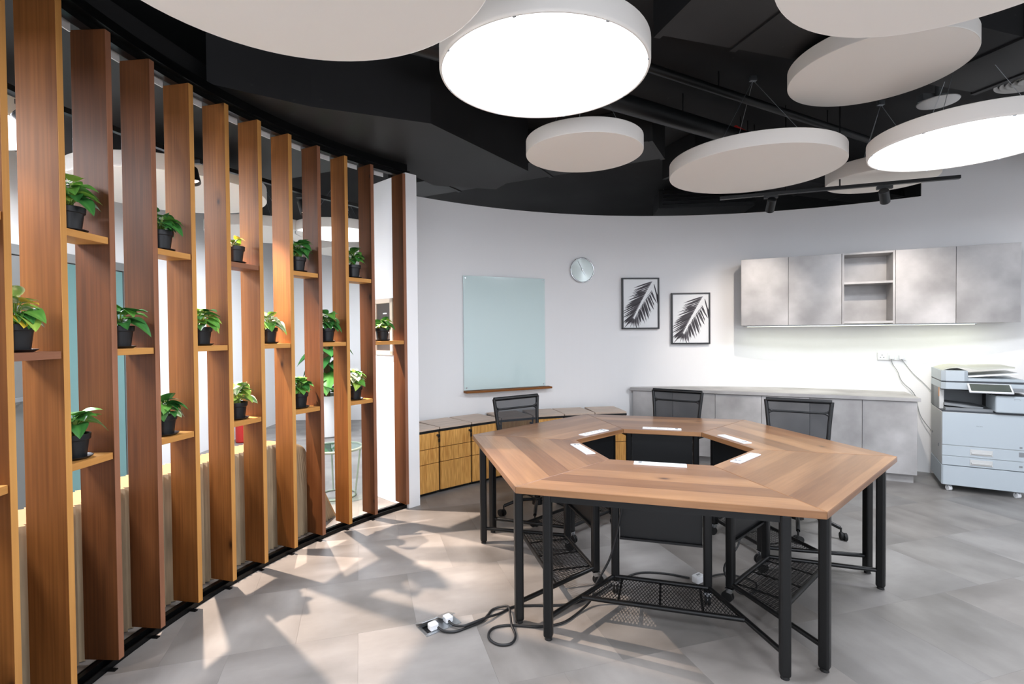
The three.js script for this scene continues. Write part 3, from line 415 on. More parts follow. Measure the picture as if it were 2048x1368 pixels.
// ---------------------------------------------------------------- concrete-look cabinets along a chord of the curved wall
const CD = [0.9012, 0.4335], CN = [-0.4335, 0.9012];     // along the run, and out into the room
function scribed(L, s0, s1, ins = 0.006, n = 10, back = 9) {   // plan outline: straight front from s0 to s1, back following the wall
  const pt = s => [L[0] + CD[0] * s, L[1] + CD[1] * s], front = [pt(s0), pt(s1)], bk = [];
  for (let i = n; i >= 0; i--) { const q = pt(s0 + (s1 - s0) * i / n), rx = q[0] - WC[0], rz = q[1] - WC[1], b = -(rx * CN[0] + rz * CN[1]), c = rx * rx + rz * rz - (WR - ins) ** 2, t = Math.min(back, -b + Math.sqrt(b * b - c)); bk.push([q[0] - CN[0] * t, q[1] - CN[1] * t]); }
  return [...front, ...bk];
}
{
  const L = [2.536, -5.70], Y0 = 1.555, Y1 = 2.28, off = (q, d) => [q[0] - CN[0] * d, q[1] - CN[1] * d], LB = off(L, 0.02);
  const th = along(...CD), at = (s, d, y) => { const q = off(L, d); return [q[0] + CD[0] * s, y, q[1] + CD[1] * s]; };
  const units = [[0, 0.945, [0.462], 'wall cabinet with two concrete-look doors beside the palm prints'], [1.395, 2.33, [1.865], 'wall cabinet with two concrete-look doors above the printer']];
  for (const [s0, s1, cuts, label] of units) {
    const o = thing('wall_cabinet', label, 'cabinet', [0, 0, 0], 0, 'concrete-look wall cabinets');
    mesh('body', uvm(plan(scribed(LB, s0 + 0.001, s1 - 0.001), Y0 + 0.003, Y1)), M.concrete, o);
    const e = [s0, ...cuts, s1]; for (let k = 0; k < e.length - 1; k++) { const w = e[k + 1] - e[k] - 0.004, d = mesh('door', uvm(rbx(w, Y1 - Y0, 0.019, 0, 0, 0, 0.0012), 'y', k * 0.7 + s0, 0), M.concrete, o); const q = at((e[k] + e[k + 1]) / 2, 0.0095, (Y0 + Y1) / 2); d.position.set(...q); d.rotation.y = th; }
  }
  { const o = thing('open_shelf_unit', 'open concrete-look shelf niche between the wall cabinet doors', 'shelf'), s0 = 0.947, s1 = 1.393, b = 0.018, D = 0.30, out = scribed(LB, s0, s1);
    const panel = (w, h, d, s, dd, y) => { const g = uvm(bx(w, h, d), 'x', s, y); g.rotateY(th); g.translate(...at(s, dd, y)); return g; };
    for (const s of [s0 + b / 2, s1 - b / 2]) mesh('side_panel', panel(b, Y1 - Y0, D, s, D / 2, (Y0 + Y1) / 2), M.concrete, o);
    mesh('top_panel', panel(s1 - s0 - 2 * b, b, D, (s0 + s1) / 2, D / 2, Y1 - b / 2), M.concrete, o); mesh('bottom_panel', panel(s1 - s0 - 2 * b, 0.022, D, (s0 + s1) / 2, D / 2, Y0 + 0.02), M.concrete, o);
    mesh('shelf', panel(s1 - s0 - 2 * b, 0.022, D - 0.015, (s0 + s1) / 2, D / 2, 1.975), M.concrete, o); mesh('back_panel', panel(s1 - s0 - 2 * b, Y1 - Y0 - 2 * b, 0.01, (s0 + s1) / 2, D + 0.005, (Y0 + Y1) / 2), M.concrete, o); }
  { const o = thing('under_cabinet_light', 'thin glowing strip light under the wall cabinets', 'light'); const c = at(1.06, 0.2, Y0 - 0.011); o.position.set(...c); o.rotation.y = th;
    mesh('channel', bx(2.02, 0.008, 0.026, 0, 0.004, 0), M.alu, o); mesh('strip', bx(2.0, 0.004, 0.014, 0, -0.002, 0), glow(0xfdffd8, 2.2), o);
    const l = new THREE.RectAreaLight(0xfbffdf, 27, 2.0, 0.014); l.position.set(0, -0.006, 0); l.rotation.x = -Math.PI / 2; o.add(l); }
}
{
  const L = [1.401, -6.126], e = [0.03, 0.487, 0.944, 1.41, 1.862, 2.317, 2.764], th = along(...CD), off = (q, d) => [q[0] - CN[0] * d, q[1] - CN[1] * d];
  const LB = off(L, 0.04), LP = off(L, 0.07);
  const lab = ['base cabinet with two concrete-look doors at the narrow end of the worktop', 'base cabinet with two concrete-look doors in the middle of the run', 'base cabinet with two concrete-look doors next to the printer'];
  for (let k = 0; k < 3; k++) {
    const o = thing('base_cabinet', lab[k], 'cabinet', [0, 0, 0], 0, 'concrete-look base cabinets'), s0 = e[2 * k], s1 = e[2 * k + 2];
    if (k === 0) { mesh('body', uvm(plan(scribed(LB, s0 + 0.16, s1 - 0.001, 0.008), 0.09, 0.79)), M.concrete, o); mesh('plinth', plan(scribed(LP, s0 + 0.3, s1 - 0.001, 0.008), 0, 0.088), M.concrete, o); }
    else { mesh('body', uvm(plan(scribed(LB, s0 + 0.001, s1 - 0.001, 0.008), 0.09, 0.79)), M.concrete, o); mesh('plinth', plan(scribed(LP, s0 + 0.001, s1 - 0.02, 0.008), 0, 0.088), M.concrete, o); }
    for (let j = 0; j < 2; j++) { const a = s0 + (j ? e[2 * k + 1] - s0 : 0), b = e[2 * k + 1 + j], d = mesh('door', uvm(rbx(b - a - 0.004, 0.71, 0.018, 0, 0, 0, 0.0012), 'y', k + j * 0.37, k * 0.3), M.concrete, o), s = (a + b) / 2; d.position.set(L[0] + CD[0] * s - CN[0] * 0.029, 0.441, L[1] + CD[1] * s - CN[1] * 0.029); d.rotation.y = th; }
  }
  tag(mesh('worktop', uvm(plan(scribed(L, 0, 2.784, 0.004, 24), 0.801, 0.836, 0.0015), 'x'), M.concrete), 'long grey concrete-look worktop scribed to the curved wall', 'worktop');
}

// ---------------------------------------------------------------- pedestals fanned along the wall
{
  const Q = [[-0.905, -4.592], [-0.683, -4.805], [-0.403, -5.042], [-0.115, -5.27], [0.215, -5.42], [0.556, -5.509], [0.897, -5.594], [1.257, -5.645]];
  const ord = ['first', 'second', 'third', 'fourth', 'fifth', 'sixth', 'last'], H = 0.623, D = 0.425;
  for (let k = 0; k < 7; k++) {
    const a = Q[k], b = Q[k + 1], dx = b[0] - a[0], dz = b[1] - a[1], w = Math.hypot(dx, dz) - 0.006, th = along(dx, dz);
    const o = thing('drawer_pedestal', `oak-fronted three-drawer pedestal, ${ord[k]} in the row from the white partition`, 'pedestal', [(a[0] + b[0]) / 2, 0, (a[1] + b[1]) / 2], th, 'oak drawer pedestals along the curved wall');
    mesh('body', bx(w, 0.555, D - 0.02, 0, 0.305, -D / 2 - 0.012), M.black, o); mesh('plinth', bx(w - 0.02, 0.03, D - 0.06, 0, 0.015, -D / 2 - 0.02), M.black, o);
    mesh('top_edge', bx(w, 0.02, D, 0, 0.593, -D / 2), M.black, o); mesh('top_board', uvm(rbx(w - 0.004, 0.019, D - 0.002, 0, 0.6135, -D / 2, 0.001), 'x', k * 0.3), M.cap, o);
    for (const [y0, y1] of [[0.034, 0.292], [0.298, 0.430], [0.436, 0.580]]) mesh('drawer', uvm(rbx(w - 0.014, y1 - y0, 0.018, -0.003, (y0 + y1) / 2, -0.011, 0.001), 'y', k * 0.17, 0), M.oak, o);
    const l = mesh('lock', new THREE.CylinderGeometry(0.01, 0.01, 0.012, 14).rotateX(Math.PI / 2).translate(w / 2 - 0.03, 0.553, 0.002), M.chrome, o);
    mesh('key', [bx(0.004, 0.022, 0.026, w / 2 - 0.03, 0.552, 0.02), bx(0.022, 0.03, 0.006, w / 2 - 0.03, 0.548, 0.034), bx(0.02, 0.034, 0.004, w / 2 - 0.026, 0.508, 0.03), bx(0.003, 0.06, 0.003, w / 2 - 0.03, 0.516, 0.03)], M.black, o);
  }
}

// ---------------------------------------------------------------- hexagon of six trapezoid desks
const TC = [0.9814, -3.4001], RO = 1.3347, RI = 0.5673, TH0 = 3.8973, TT = 0.75;
function clipLine(poly, a, b) { // part of line a-b inside a convex outline
  let t0 = -9, t1 = 9; const d = [b[0] - a[0], b[1] - a[1]];
  for (let i = 0; i < poly.length; i++) { const p = poly[i], q = poly[(i + 1) % poly.length], n = [-(q[1] - p[1]), q[0] - p[0]], den = n[0] * d[0] + n[1] * d[1], num = n[0] * (p[0] - a[0]) + n[1] * (p[1] - a[1]); if (Math.abs(den) < 1e-9) { if (num > 0) return null; } else { const t = num / den; if (den > 0) t0 = Math.max(t0, t); else t1 = Math.min(t1, t); } }
  return t1 > t0 ? [[a[0] + d[0] * t0, a[1] + d[1] * t0], [a[0] + d[0] * t1, a[1] + d[1] * t1]] : null;
}
{
  const dep = (RO - RI) * Math.sqrt(3) / 2, us = (RO - RI) / 2, g = 0.0015;
  // local axes: x along the outer edge from one corner, z inward
  const F = {
    top: uvm(plan([[0 + g, 0], [RO - g, 0], [RO - us - g, dep], [us + g, dep]], TT - 0.032, TT, 0.0015), 'x'),
    edge: null,
  };
  const leg = (x, z, y0, y1) => rbx(0.045, y1 - y0, 0.045, x, (y0 + y1) / 2, z, 0.012, 3);
  const ol = [[0.147, 0.05], [RO - 0.147, 0.05]], il = [[0.42, 0.585], [RO - 0.42, 0.585]], RY = 0.105;
  const tray = [[0.268, 0.29], [RO - 0.268, 0.29], [RO - 0.42, 0.565], [0.42, 0.565]], ccw = [...tray];
  const lines = [];
  for (const s of [0.42, -0.42]) for (let x = -0.9; x < 2.2; x += 0.0175) { const c = clipLine(ccw, [x, 0.29], [x + 0.275 * s, 0.565]); if (c && Math.hypot(c[0][0] - c[1][0], c[0][1] - c[1][1]) > 0.01) lines.push(bar([c[0][0], RY + (s > 0 ? 0.0006 : -0.0006), c[0][1]], [c[1][0], RY + (s > 0 ? 0.0006 : -0.0006), c[1][1]], 0.0028, 0.0018)); }
  const look = ['trapezoid walnut desk facing the open floor with the cable loop at its leg', 'trapezoid walnut desk on the printer side of the hexagon', 'trapezoid walnut desk in front of the worktop end next to the printer', 'trapezoid walnut desk in front of the palm prints', 'trapezoid walnut desk in front of the glass board', 'trapezoid walnut desk on the slatted screen side of the hexagon'];
  const G = { legs: ol.map(([x, z]) => leg(x, z, 0.012, TT - 0.034)), feet: ol.map(([x, z]) => cyl(0.016, 0.019, 0.013, x, 0.0065, z, 14)), inner: il.map(([x, z]) => leg(x, z, 0.082, TT - 0.034)),
    apron: [bar([0.15, TT - 0.052, 0.05], [RO - 0.15, TT - 0.052, 0.05], 0.03, 0.04), bar([0.15, TT - 0.052, 0.06], [0.42, TT - 0.052, 0.57], 0.03, 0.04), bar([RO - 0.15, TT - 0.052, 0.06], [RO - 0.42, TT - 0.052, 0.57], 0.03, 0.04), bar([0.42, TT - 0.052, 0.585], [RO - 0.42, TT - 0.052, 0.585], 0.03, 0.04)],
    rails: [rod([0.147, RY, 0.05], [0.42, RY, 0.585], 0.0125), rod([RO - 0.147, RY, 0.05], [RO - 0.42, RY, 0.585], 0.0125), rod([0.27, RY, 0.29], [RO - 0.27, RY, 0.29], 0.0125), rod([0.42, RY, 0.57], [RO - 0.42, RY, 0.57], 0.0125)],
    strut: [0.46, RO / 2, RO - 0.46].map(x => bar([x, RY - 0.008, 0.29], [x, RY - 0.008, 0.565], 0.012, 0.006)), mesh: merge(lines), panel: rbx(RO - 0.84 - 0.05, 0.385, 0.012, RO / 2, 0.515, 0.606, 0.002), lip: bx(RO - 0.84 - 0.05, 0.012, 0.03, RO / 2, 0.322, 0.597) };
  const wheel = (x, z) => merge([-0.009, 0.009].map(d => new THREE.CylinderGeometry(0.03, 0.03, 0.012, 20).rotateZ(Math.PI / 2).translate(x + d, 0.03, z + 0.016))), fork = (x, z) => merge([bx(0.045, 0.004, 0.045, x, 0.08, z), bx(0.034, 0.022, 0.03, x, 0.066, z + 0.004), bx(0.004, 0.05, 0.026, x, 0.05, z + 0.012)]);
  const W = il.map(([x, z]) => [fork(x, z), wheel(x, z)]);
  const corner = i => [TC[0] + RO * Math.cos(TH0 + i * Math.PI / 3), TC[1] - RO * Math.sin(TH0 + i * Math.PI / 3)];
  for (let i = 0; i < 6; i++) {
    const a = corner(i), b = corner(i + 1), th = along(b[0] - a[0], b[1] - a[1]);
    // local +z must point to the hexagon's centre
    const zx = Math.sin(th), zz = Math.cos(th), inward = zx * (TC[0] - a[0]) + zz * (TC[1] - a[1]) > 0;
    const o = thing('trapezoid_desk', look[i], 'desk', inward ? [a[0], 0, a[1]] : [b[0], 0, b[1]], inward ? th : th + Math.PI, 'six trapezoid desks set as a hexagon');
    mesh('desk_top', uvm(plan([[0 + g, 0], [RO - g, 0], [RO - us - g, dep], [us + g, dep]], TT - 0.032, TT, 0.0015), 'x', i * 0.37, i * 0.53), M.table, o);
    G.legs.forEach((q, k) => { const l = mesh('leg', q, M.blackMetal, o); mesh('levelling_foot', G.feet[k], M.rubber, l); });
    G.inner.forEach((q, k) => { const l = mesh('leg', q, M.blackMetal, o); mesh('caster_fork', W[k][0], M.chrome, l); mesh('caster_wheel', W[k][1], M.rubber, l); });
    mesh('apron', G.apron, M.blackMetal, o); G.rails.forEach(q => mesh('rail', q, M.blackMetal, o)); mesh('tray_strut', G.strut, M.blackMetal, o);
    mesh('mesh_tray', G.mesh, M.blackMetal, o); mesh('modesty_panel', [G.panel, G.lip], M.plastic, o);
    // power socket strip let into the top
    const inn = o.localToWorld(new THREE.Vector3(RO / 2, TT, 0)); o.updateMatrixWorld(true);
    const c = new THREE.Vector3(RO / 2, TT, dep - 0.062).applyMatrix4(o.matrixWorld);
    const s = thing('desk_socket_strip', `white power socket strip on the ${['open-floor side', 'printer-side', 'worktop-end', 'palm-print side', 'glass-board side', 'screen-side'][i]} desk`, 'socket', [c.x, TT, c.z], o.rotation.y, 'white socket strips on the desks');
    mesh('plate', rbx(0.285, 0.008, 0.062, 0, 0.004, 0, 0.0025), M.paperWhite, s);
    for (const x of [-0.095, -0.02, 0.055]) mesh('socket_face', rbx(0.06, 0.002, 0.046, x, 0.0085, 0, 0.0008), M.white, s);
    mesh('data_port', [bx(0.018, 0.002, 0.014, 0.108, 0.0085, -0.01), bx(0.018, 0.002, 0.014, 0.108, 0.0085, 0.012)], M.cableGrey, s);
    mesh('pin_hole', [-0.095, -0.02, 0.055].flatMap(x => [bx(0.004, 0.001, 0.009, x, 0.0098, -0.01), bx(0.009, 0.001, 0.004, x - 0.011, 0.0098, 0.008), bx(0.009, 0.001, 0.004, x + 0.011, 0.0098, 0.008)]), M.cableGrey, s);
  }
}

// ---------------------------------------------------------------- mesh-backed task chairs
function makeChair(label, cx, cz, fx, fz, turnBase) {
  const o = thing('task_chair', label, 'chair', [cx, 0, cz], facing(fx, fz), 'black mesh task chairs around the table'), w0 = 0.20, w1 = 0.232;
  const back = y => -0.235 - 0.06 * Math.sin((y - 0.5) / 0.45 * 1.2);               // reclining back line
  const side = s => tube([[s * w0 * 0.9, 0.5, back(0.5) + 0.01], [s * w0, 0.6, back(0.6)], [s * (w0 + w1) / 2, 0.78, back(0.78)], [s * w1, 0.935, back(0.935)]].map(p => [p[0], p[1], p[2]]), 0.015, 20, 10);
  const bf = mesh('back_frame', [side(1), side(-1), rod([-w1, 0.935, back(0.935)], [w1, 0.935, back(0.935)], 0.017, 12), rod([-w0 * 0.9, 0.5, back(0.5) + 0.01], [w0 * 0.9, 0.5, back(0.5) + 0.01], 0.013, 10)], M.plastic, o);
  mesh('lumbar_rail', [rod([-w1 + 0.03, 0.845, back(0.845) - 0.004], [w1 - 0.03, 0.845, back(0.845) - 0.004], 0.0085, 10), ...[-1, 1].flatMap(s => [tube([[s * (w1 - 0.004), 0.885, back(0.885)], [s * (w1 - 0.022), 0.86, back(0.86)], [s * (w1 - 0.05), 0.845, back(0.845) - 0.004]], 0.008, 8, 8), tube([[s * (w1 - 0.01), 0.8, back(0.8)], [s * (w1 - 0.025), 0.83, back(0.83)], [s * (w1 - 0.05), 0.845, back(0.845) - 0.004]], 0.008, 8, 8)])], M.plastic, bf);
  { const pos = [], idx = [], ny = 12; for (let i = 0; i <= ny; i++) { const y = 0.5 + 0.43 * i / ny, w = w0 * 0.92 + (w1 - w0 * 0.92) * i / ny; for (const s of [-1, -0.33, 0.33, 1]) pos.push(s * w, y, back(y) - 0.008 * (1 - s * s) + 0.003); } for (let i = 0; i < ny; i++) for (let j = 0; j < 3; j++) { const a = i * 4 + j; idx.push(a, a + 1, a + 4, a + 1, a + 5, a + 4); }
    const g = new THREE.BufferGeometry(); g.setAttribute('position', new THREE.Float32BufferAttribute(pos, 3)); g.setIndex(idx); g.computeVertexNormals(); mesh('mesh_back', g, M.chairMesh, o); }
  mesh('seat', rbx(0.46, 0.06, 0.44, 0, 0.455, 0.02, 0.028, 4), M.fabric, o); mesh('seat_pan', rbx(0.36, 0.03, 0.34, 0, 0.412, 0.0, 0.01), M.plastic, o);
  mesh('back_bracket', bar([0, 0.4, -0.1], [0, 0.52, -0.235], 0.06, 0.02), M.plastic, o);
  mesh('gas_column', [cyl(0.025, 0.025, 0.2, 0, 0.2, 0, 16), cyl(0.014, 0.014, 0.15, 0, 0.33, 0, 16)], M.blackMetal, o); mesh('tilt_lever', rod([0.05, 0.4, 0], [0.24, 0.385, 0.03], 0.006, 8), M.plastic, o);
  mesh('hub', cyl(0.04, 0.045, 0.06, 0, 0.11, 0, 18), M.plastic, o);
  for (let k = 0; k < 5; k++) {
    const a = k * Math.PI * 0.4 + turnBase, c = Math.cos(a), s = Math.sin(a), l = mesh('base_arm', tube([[c * 0.03, 0.12, s * 0.03], [c * 0.16, 0.118, s * 0.16], [c * 0.28, 0.082, s * 0.28]], 0.014, 10, 8), M.plastic, o);
    mesh('caster', [new THREE.CylinderGeometry(0.027, 0.027, 0.018, 18).rotateZ(Math.PI / 2).rotateY(-a + 0.6).translate(c * 0.3 + 0.011, 0.027, s * 0.3 + 0.005), new THREE.CylinderGeometry(0.027, 0.027, 0.018, 18).rotateZ(Math.PI / 2).rotateY(-a + 0.6).translate(c * 0.3 - 0.011, 0.027, s * 0.3 - 0.005), cyl(0.006, 0.006, 0.05, c * 0.285, 0.06, s * 0.285, 8)], M.rubber, l);
  }
  return o;
}
makeChair('black mesh task chair at the desk in front of the glass board', 0.2, -4.25, 0.575, 0.818, 1.05);
makeChair('black mesh task chair in front of the narrow end of the worktop', 1.38, -4.615, -0.59, 0.80, 0.2);
makeChair('black mesh task chair in front of the worktop near the printer', 2.14, -3.86, -0.5, 0.87, 0.28);

// ---------------------------------------------------------------- multifunction printer
function lettering(text, w, h, color, bg) {
  const c = document.createElement('canvas'); c.width = 256; c.height = 64; const x = c.getContext('2d'); x.fillStyle = bg; x.fillRect(0, 0, 256, 64); x.fillStyle = color; x.font = 'bold 46px sans-serif'; x.textAlign = 'center'; x.textBaseline = 'middle'; x.fillText(text, 128, 34);
  const t = new THREE.CanvasTexture(c); t.colorSpace = THREE.SRGBColorSpace; return new THREE.Mesh(new THREE.PlaneGeometry(w, h), std(0xffffff, 0.45, { map: t }));
}
{
  const o = thing('office_printer', 'large white office printer and copier on casters beside the worktop', 'printer', [3.97, 0, -4.75], along(0.855, 0.52)), W = 0.587, D = 0.575;
  const ch = (x0, x1, z0, z1, y0, y1, c = 0.012) => plan([[x0 + c, z1], [x1 - c, z1], [x1, z1 - c], [x1, z0], [x0, z0], [x0, z1 - c]].reverse(), y0, y1, 0.003);
  mesh('lower_cabinet', ch(0, W, -D, 0, 0.062, 0.242), M.printer, o);
  mesh('body', ch(0.002, W, -D, -0.004, 0.246, 0.735), M.printerSide, o);
  for (const [y0, y1] of [[0.248, 0.330], [0.334, 0.428]]) {
    const d = mesh('paper_drawer', rbx(W - 0.004, y1 - y0, 0.012, W / 2, (y0 + y1) / 2, -0.001, 0.003), M.printer, o), y = (y0 + y1) / 2;
    mesh('handle', [rbx(0.155, 0.052, 0.006, 0.275, y, 0.006, 0.0028), rbx(0.14, 0.018, 0.012, 0.275, y - 0.006, 0.012, 0.005)], M.printerSide, d); mesh('size_label', bx(0.022, 0.016, 0.001, 0.535, y, 0.0056), M.printerGrey, d);
  }
  mesh('front_cover', rbx(W - 0.004, 0.30, 0.012, W / 2, 0.583, -0.001, 0.004), M.printer, o);
  { const l = lettering('RICOH', 0.075, 0.019, '#8f999e', '#b7c1c7'); l.name = 'printed_logo'; l.position.set(0.262, 0.62, 0.0058); l.castShadow = l.receiveShadow = true; o.add(l); }
  mesh('indicator', [bx(0.018, 0.016, 0.001, 0.535, 0.456, 0.0056), bx(0.045, 0.04, 0.001, 0.545, 0.395, 0.0058)], M.printerGrey, o);
  mesh('tray_floor', bx(W - 0.01, 0.014, D - 0.02, W / 2, 0.742, -D / 2), M.printerDark, o);
  mesh('output_tray', [plan([[0.03, -0.03], [0.36, -0.03], [0.36, -0.4], [0.03, -0.4]].reverse(), 0.749, 0.772), bar([0.03, 0.8, -0.22], [0.3, 0.775, -0.22], 0.3, 0.02)], M.printerGrey, o);
  mesh('bay_back', [bx(W, 0.2, 0.16, W / 2, 0.845, -D + 0.08), bx(0.03, 0.2, 0.4, 0.015, 0.845, -0.36)], M.printerGrey, o);
  mesh('side_column', rbx(0.035, 0.2, 0.07, 0.018, 0.845, -0.17, 0.004), M.printerSide, o); mesh('orange_sticker', bx(0.002, 0.085, 0.022, -0.0005, 0.905, -0.15), M.orange, o);
  mesh('bay_block', [bx(0.12, 0.16, 0.3, 0.42, 0.83, -0.28)], M.black, o);
  const rb = mesh('front_box', rbx(W - 0.365 + 0.012, 0.148, 0.33, 0.365 + (W - 0.365) / 2, 0.83, -0.12, 0.014, 3), M.printer, o); mesh('box_lid', bx(W - 0.37, 0.008, 0.31, 0.365 + (W - 0.365) / 2, 0.906, -0.12), M.printerDark, rb);
  mesh('emblem', new THREE.TorusGeometry(0.016, 0.0016, 6, 20, Math.PI).scale(1.2, 0.5, 1).translate(0.5, 0.875, 0.0458), M.printerGrey, o);
  mesh('scanner', ch(0, W, -D, -0.02, 0.943, 1.006, 0.03), M.printer, o); mesh('scanner_seam', ch(0.002, W - 0.002, -D, -0.022, 1.006, 1.018, 0.03), M.printerDark, o); mesh('bay_ceiling', bx(W - 0.02, 0.012, D - 0.1, W / 2, 0.938, -0.32), M.black, o);
  mesh('feeder', [ch(0, 0.19, -D, -0.02, 1.018, 1.115, 0.03), plan([[0.18, -0.06], [W - 0.02, -0.06], [W - 0.02, -D], [0.18, -D]].reverse(), 1.018, 1.045, 0.004)], M.printer, o);
  mesh('feeder_tray', bar([0.2, 1.058, -0.3], [0.54, 1.095, -0.3], 0.4, 0.014), M.paperWhite, o);
  const lid = new THREE.Shape(); lid.moveTo(0.0, 0.0); lid.bezierCurveTo(0.08, 0.035, 0.16, 0.03, 0.2, 0.02); lid.bezierCurveTo(0.26, 0.0, 0.34, 0.03, 0.5, 0.03); lid.lineTo(0.5, 0.042); lid.bezierCurveTo(0.34, 0.045, 0.26, 0.03, 0.2, 0.036); lid.bezierCurveTo(0.12, 0.048, 0.06, 0.04, 0.0, 0.006);
  mesh('feeder_lid', new THREE.ExtrudeGeometry(lid, { depth: 0.46, bevelEnabled: false }).translate(0.01, 1.112, -0.53), std(0xc2c4b6, 0.4), o);
  { const p = new THREE.Group(); p.name = 'control_panel'; p.position.set(0.325, 0.965, 0.03); p.rotation.x = -1.02; o.add(p);
    mesh('panel_shell', rbx(0.295, 0.128, 0.016, 0, 0, 0, 0.005), M.paperWhite, p); mesh('touch_screen', bx(0.268, 0.104, 0.002, 0, 0, 0.0085), phy(0x4d564e, 0.12, { clearcoat: 1, clearcoatRoughness: 0.05 }), p); }
  mesh('panel_arm', bx(0.1, 0.03, 0.05, 0.5, 0.955, -0.02), M.printerGrey, o);
  for (const [x, z] of [[0.06, -0.05], [W - 0.06, -0.05], [0.06, -D + 0.06], [W - 0.06, -D + 0.06]]) { const c = mesh('caster', new THREE.CylinderGeometry(0.024, 0.024, 0.03, 18).rotateZ(Math.PI / 2).rotateY(0.5).translate(x, 0.0245, z), M.paperWhite, o); mesh('caster_fork', bx(0.03, 0.02, 0.03, x, 0.047, z), M.printerGrey, c); }
  mesh('side_vent', [rbx(0.003, 0.02, 0.035, -0.001, 0.47, -0.49, 0.001), rbx(0.003, 0.03, 0.022, -0.001, 0.40, -0.16, 0.001)], M.printerGrey, o);
}

// ---------------------------------------------------------------- floor outlet and cables
{ const o = thing('floor_outlet', 'open metal floor outlet box with plugs beside the table leg', 'floor outlet', [-0.385, 0, -2.615], along(0.79, -0.61));
  mesh('plate', bx(0.2, 0.004, 0.1, 0, 0.002, 0), M.alu, o); mesh('recess', bx(0.07, 0.002, 0.06, -0.05, 0.005, 0.0), M.black, o);
  mesh('lid', [bx(0.09, 0.003, 0.085).rotateX(-0.45).translate(-0.05, 0.024, -0.045), bx(0.08, 0.003, 0.07).rotateX(-0.3).translate(0.055, 0.02, -0.035)], M.alu, o);
  mesh('plug', [rbx(0.045, 0.032, 0.04, -0.045, 0.021, 0.015, 0.006), rbx(0.04, 0.03, 0.045, 0.05, 0.02, 0.0, 0.006)], M.paperWhite, o); }
{ const y = 0.0065, c1 = [[-0.40, 0.018, -2.585], [-0.355, 0.010, -2.549], [-0.298, y, -2.548], [-0.25, y, -2.577], [-0.207, y, -2.608], [-0.17, y, -2.64], [-0.142, y, -2.695], [-0.118, y, -2.75], [-0.078, 0.012, -2.767], [-0.035, 0.026, -2.745], [-0.022, 0.028, -2.66], [-0.014, 0.02, -2.575], [0.004, y, -2.505], [-0.018, y, -2.445], [-0.07, y, -2.435], [-0.115, y, -2.47], [-0.129, y, -2.52], [-0.109, y, -2.575], [-0.049, y, -2.600], [0.028, y, -2.596], [0.12, y, -2.585], [0.24, y, -2.615], [0.345, y, -2.72], [0.42, 0.03, -2.80], [0.448, 0.09, -2.83], [0.475, 0.14, -2.83], [0.53, 0.25, -2.82], [0.58, 0.45, -2.81], [0.62, 0.7, -2.80]];
  tag(mesh('power_cable', tube(c1, 0.0062, 240, 8), M.cable), 'black power cable with a loop on the floor, rising under the desk', 'cable');
  const c2 = [[-0.345, 0.02, -2.635], [-0.316, 0.014, -2.598], [-0.262, 0.021, -2.572], [-0.214, 0.022, -2.598], [-0.153, 0.020, -2.645], [-0.077, y, -2.713], [0.0, y, -2.782], [0.085, y, -2.79], [0.193, y, -2.79], [0.3, y, -2.80], [0.42, y, -2.86], [0.53, y, -2.968], [0.63, y, -3.06], [0.78, y, -3.16], [0.95, y, -3.14], [1.055, 0.012, -3.075]];
  tag(mesh('power_cable', tube(c2, 0.0062, 120, 8), M.cable), 'black power cable running straight from the floor outlet under the table', 'cable');
  tag(mesh('power_cable', tube([[1.42, 0.69, -3.1], [1.4, 0.5, -3.08], [1.32, 0.25, -3.0], [1.2, 0.13, -2.92], [1.26, 0.03, -2.86], [1.36, 0.012, -2.9], [1.42, 0.012, -3.02], [1.3, 0.012, -3.12], [1.155, 0.012, -3.08]], 0.0055, 80, 8), M.cable), 'black power cable looping under the printer-side desk', 'cable');
  const o = thing('power_adapter', 'white plug adapter lying under the table', 'adapter', [1.1, 0, -3.05], 0.6); mesh('case', rbx(0.07, 0.045, 0.05, 0, 0.0225, 0, 0.01, 3), M.paperWhite, o); mesh('socket_slot', bx(0.03, 0.002, 0.01, 0, 0.0455, 0), M.cableGrey, o); }

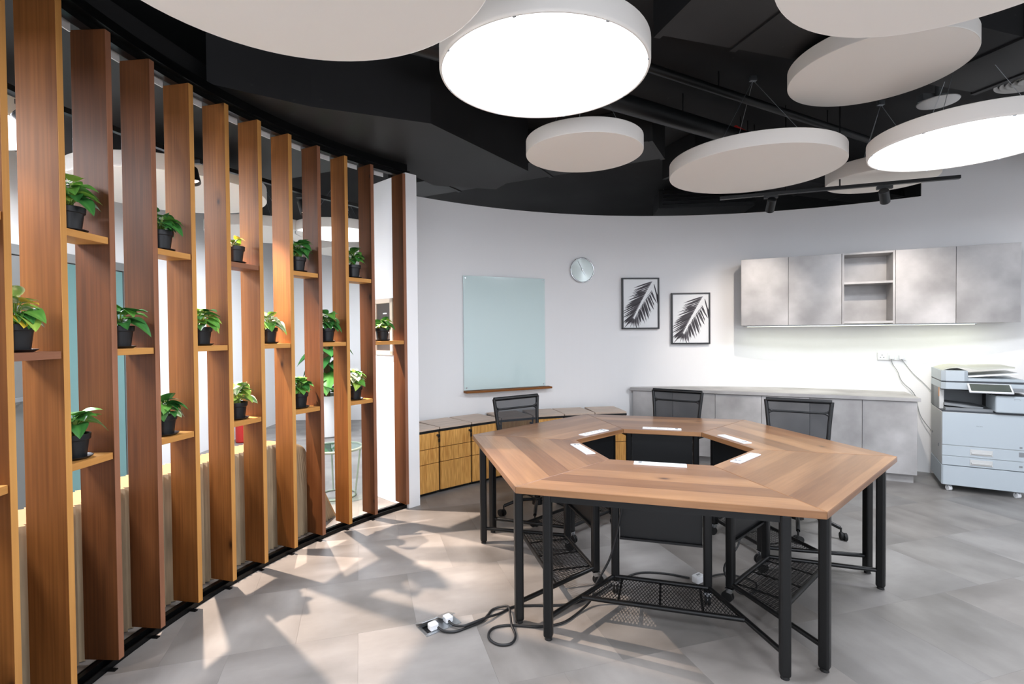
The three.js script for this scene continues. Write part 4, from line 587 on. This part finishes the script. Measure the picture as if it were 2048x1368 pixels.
// ---------------------------------------------------------------- black services under the slab
{ const duct = (label, a, b, w, h) => { const o = thing('air_duct', label, 'duct', [0, 0, 0], 0, 'black ceiling ducts'); mesh('duct_body', uvm(bar(a, b, w, h)), M.soffit, o); const n = 5; for (let k = 0; k <= n; k++) { const t = k / n, p = a.map((v, i) => v + (b[i] - v) * t), d = [b[0] - a[0], b[2] - a[2]], L = Math.hypot(...d), q = [0.02 * d[0] / L, 0.02 * d[1] / L]; mesh('flange', bar([p[0] - q[0], p[1], p[2] - q[1]], [p[0] + q[0], p[1], p[2] + q[1]], w + 0.03, h + 0.02), M.soffit, o); } };
  duct('black square duct crossing above the small white ceiling panel', [-1.2, 3.26, -5.9], [1.3, 3.26, -4.6], 0.5, 0.3);
  duct('black flat duct above the wide white ceiling panel', [0.9, 3.27, -2.6], [3.3, 3.27, -3.33], 0.55, 0.28);
  duct('black flat duct above the wall cabinets', [1.7, 3.25, -5.2], [4.6, 3.25, -6.4], 0.45, 0.3);
  const pipe = (label, a, b, r, m = M.black) => { const o = thing('ceiling_pipe', label, 'pipe', [0, 0, 0], 0, 'ceiling pipes'); mesh('pipe_body', rod(a, b, r, 16), m, o); mesh('pipe_hanger', [0.2, 0.5, 0.8].map(t => { const p = a.map((v, i) => v + (b[i] - v) * t); return rod(p, [p[0], CEIL, p[2]], 0.005, 6); }), M.black, o); };
  pipe('thick black pipe running above the large lit disc', [-0.6, 3.2, -3.0], [3.4, 3.2, -5.4], 0.07); pipe('thin black pipe beside the thick one', [-0.5, 3.28, -2.7], [3.6, 3.28, -5.0], 0.03); pipe('red sprinkler pipe above the wide ceiling panel', [2.0, 3.3, -4.6], [2.35, 3.3, -4.9], 0.02, M.red); }
{ const o = thing('air_conditioner', 'black cassette air conditioner above the top of the curved wall', 'air conditioner', [2.55, 3.1, -6.9], -0.12); mesh('case', rbx(1.2, 0.24, 0.5, 0, 0.12, 0, 0.01), M.black, o); for (let k = 0; k < 4; k++) mesh('louvre', bx(1.1, 0.012, 0.05, 0, 0.05 + 0.045 * k, 0.26), M.blackMetal, o); mesh('drop_rods', [rod([-0.5, 0.2, 0], [-0.5, 0.32, 0], 0.006), rod([0.5, 0.2, 0], [0.5, 0.32, 0], 0.006)], M.alu, o); }
{ const o = thing('round_air_vent', 'round ringed air diffuser hanging by the curved wall', 'air vent', [3.72, 3.26, -3.7]); for (let k = 0; k < 5; k++) { const r = 0.05 + 0.032 * k; mesh('ring', lathe([[r, 0.03 - k * 0.004], [r + 0.022, 0.0 + k * 0.0], [r + 0.024, 0.004], [r + 0.003, 0.034 - k * 0.004]], 40), std(0xa9a8a5, 0.5), o); } mesh('collar', cyl(0.15, 0.15, 0.13, 0, 0.095, 0, 32), M.black, o); }
{ const o = thing('dish_lamp', 'unlit round white dish lamp under the ceiling above the lit disc', 'lamp', [3.3, 3.22, -4.0]); mesh('dish', lathe([[0.0001, 0], [0.08, 0.004], [0.13, 0.022], [0.135, 0.03], [0.12, 0.034], [0.0001, 0.05]], 40), M.white, o); mesh('bracket', [bx(0.2, 0.05, 0.06, 0, 0.08, -0.05), cyl(0.02, 0.02, 0.13, 0, 0.11, 0, 10)], M.alu, o); mesh('drop_rod', rod([0, 0.15, 0], [0, 0.2, 0], 0.01), M.alu, o); }

renderer.render(scene, camera);
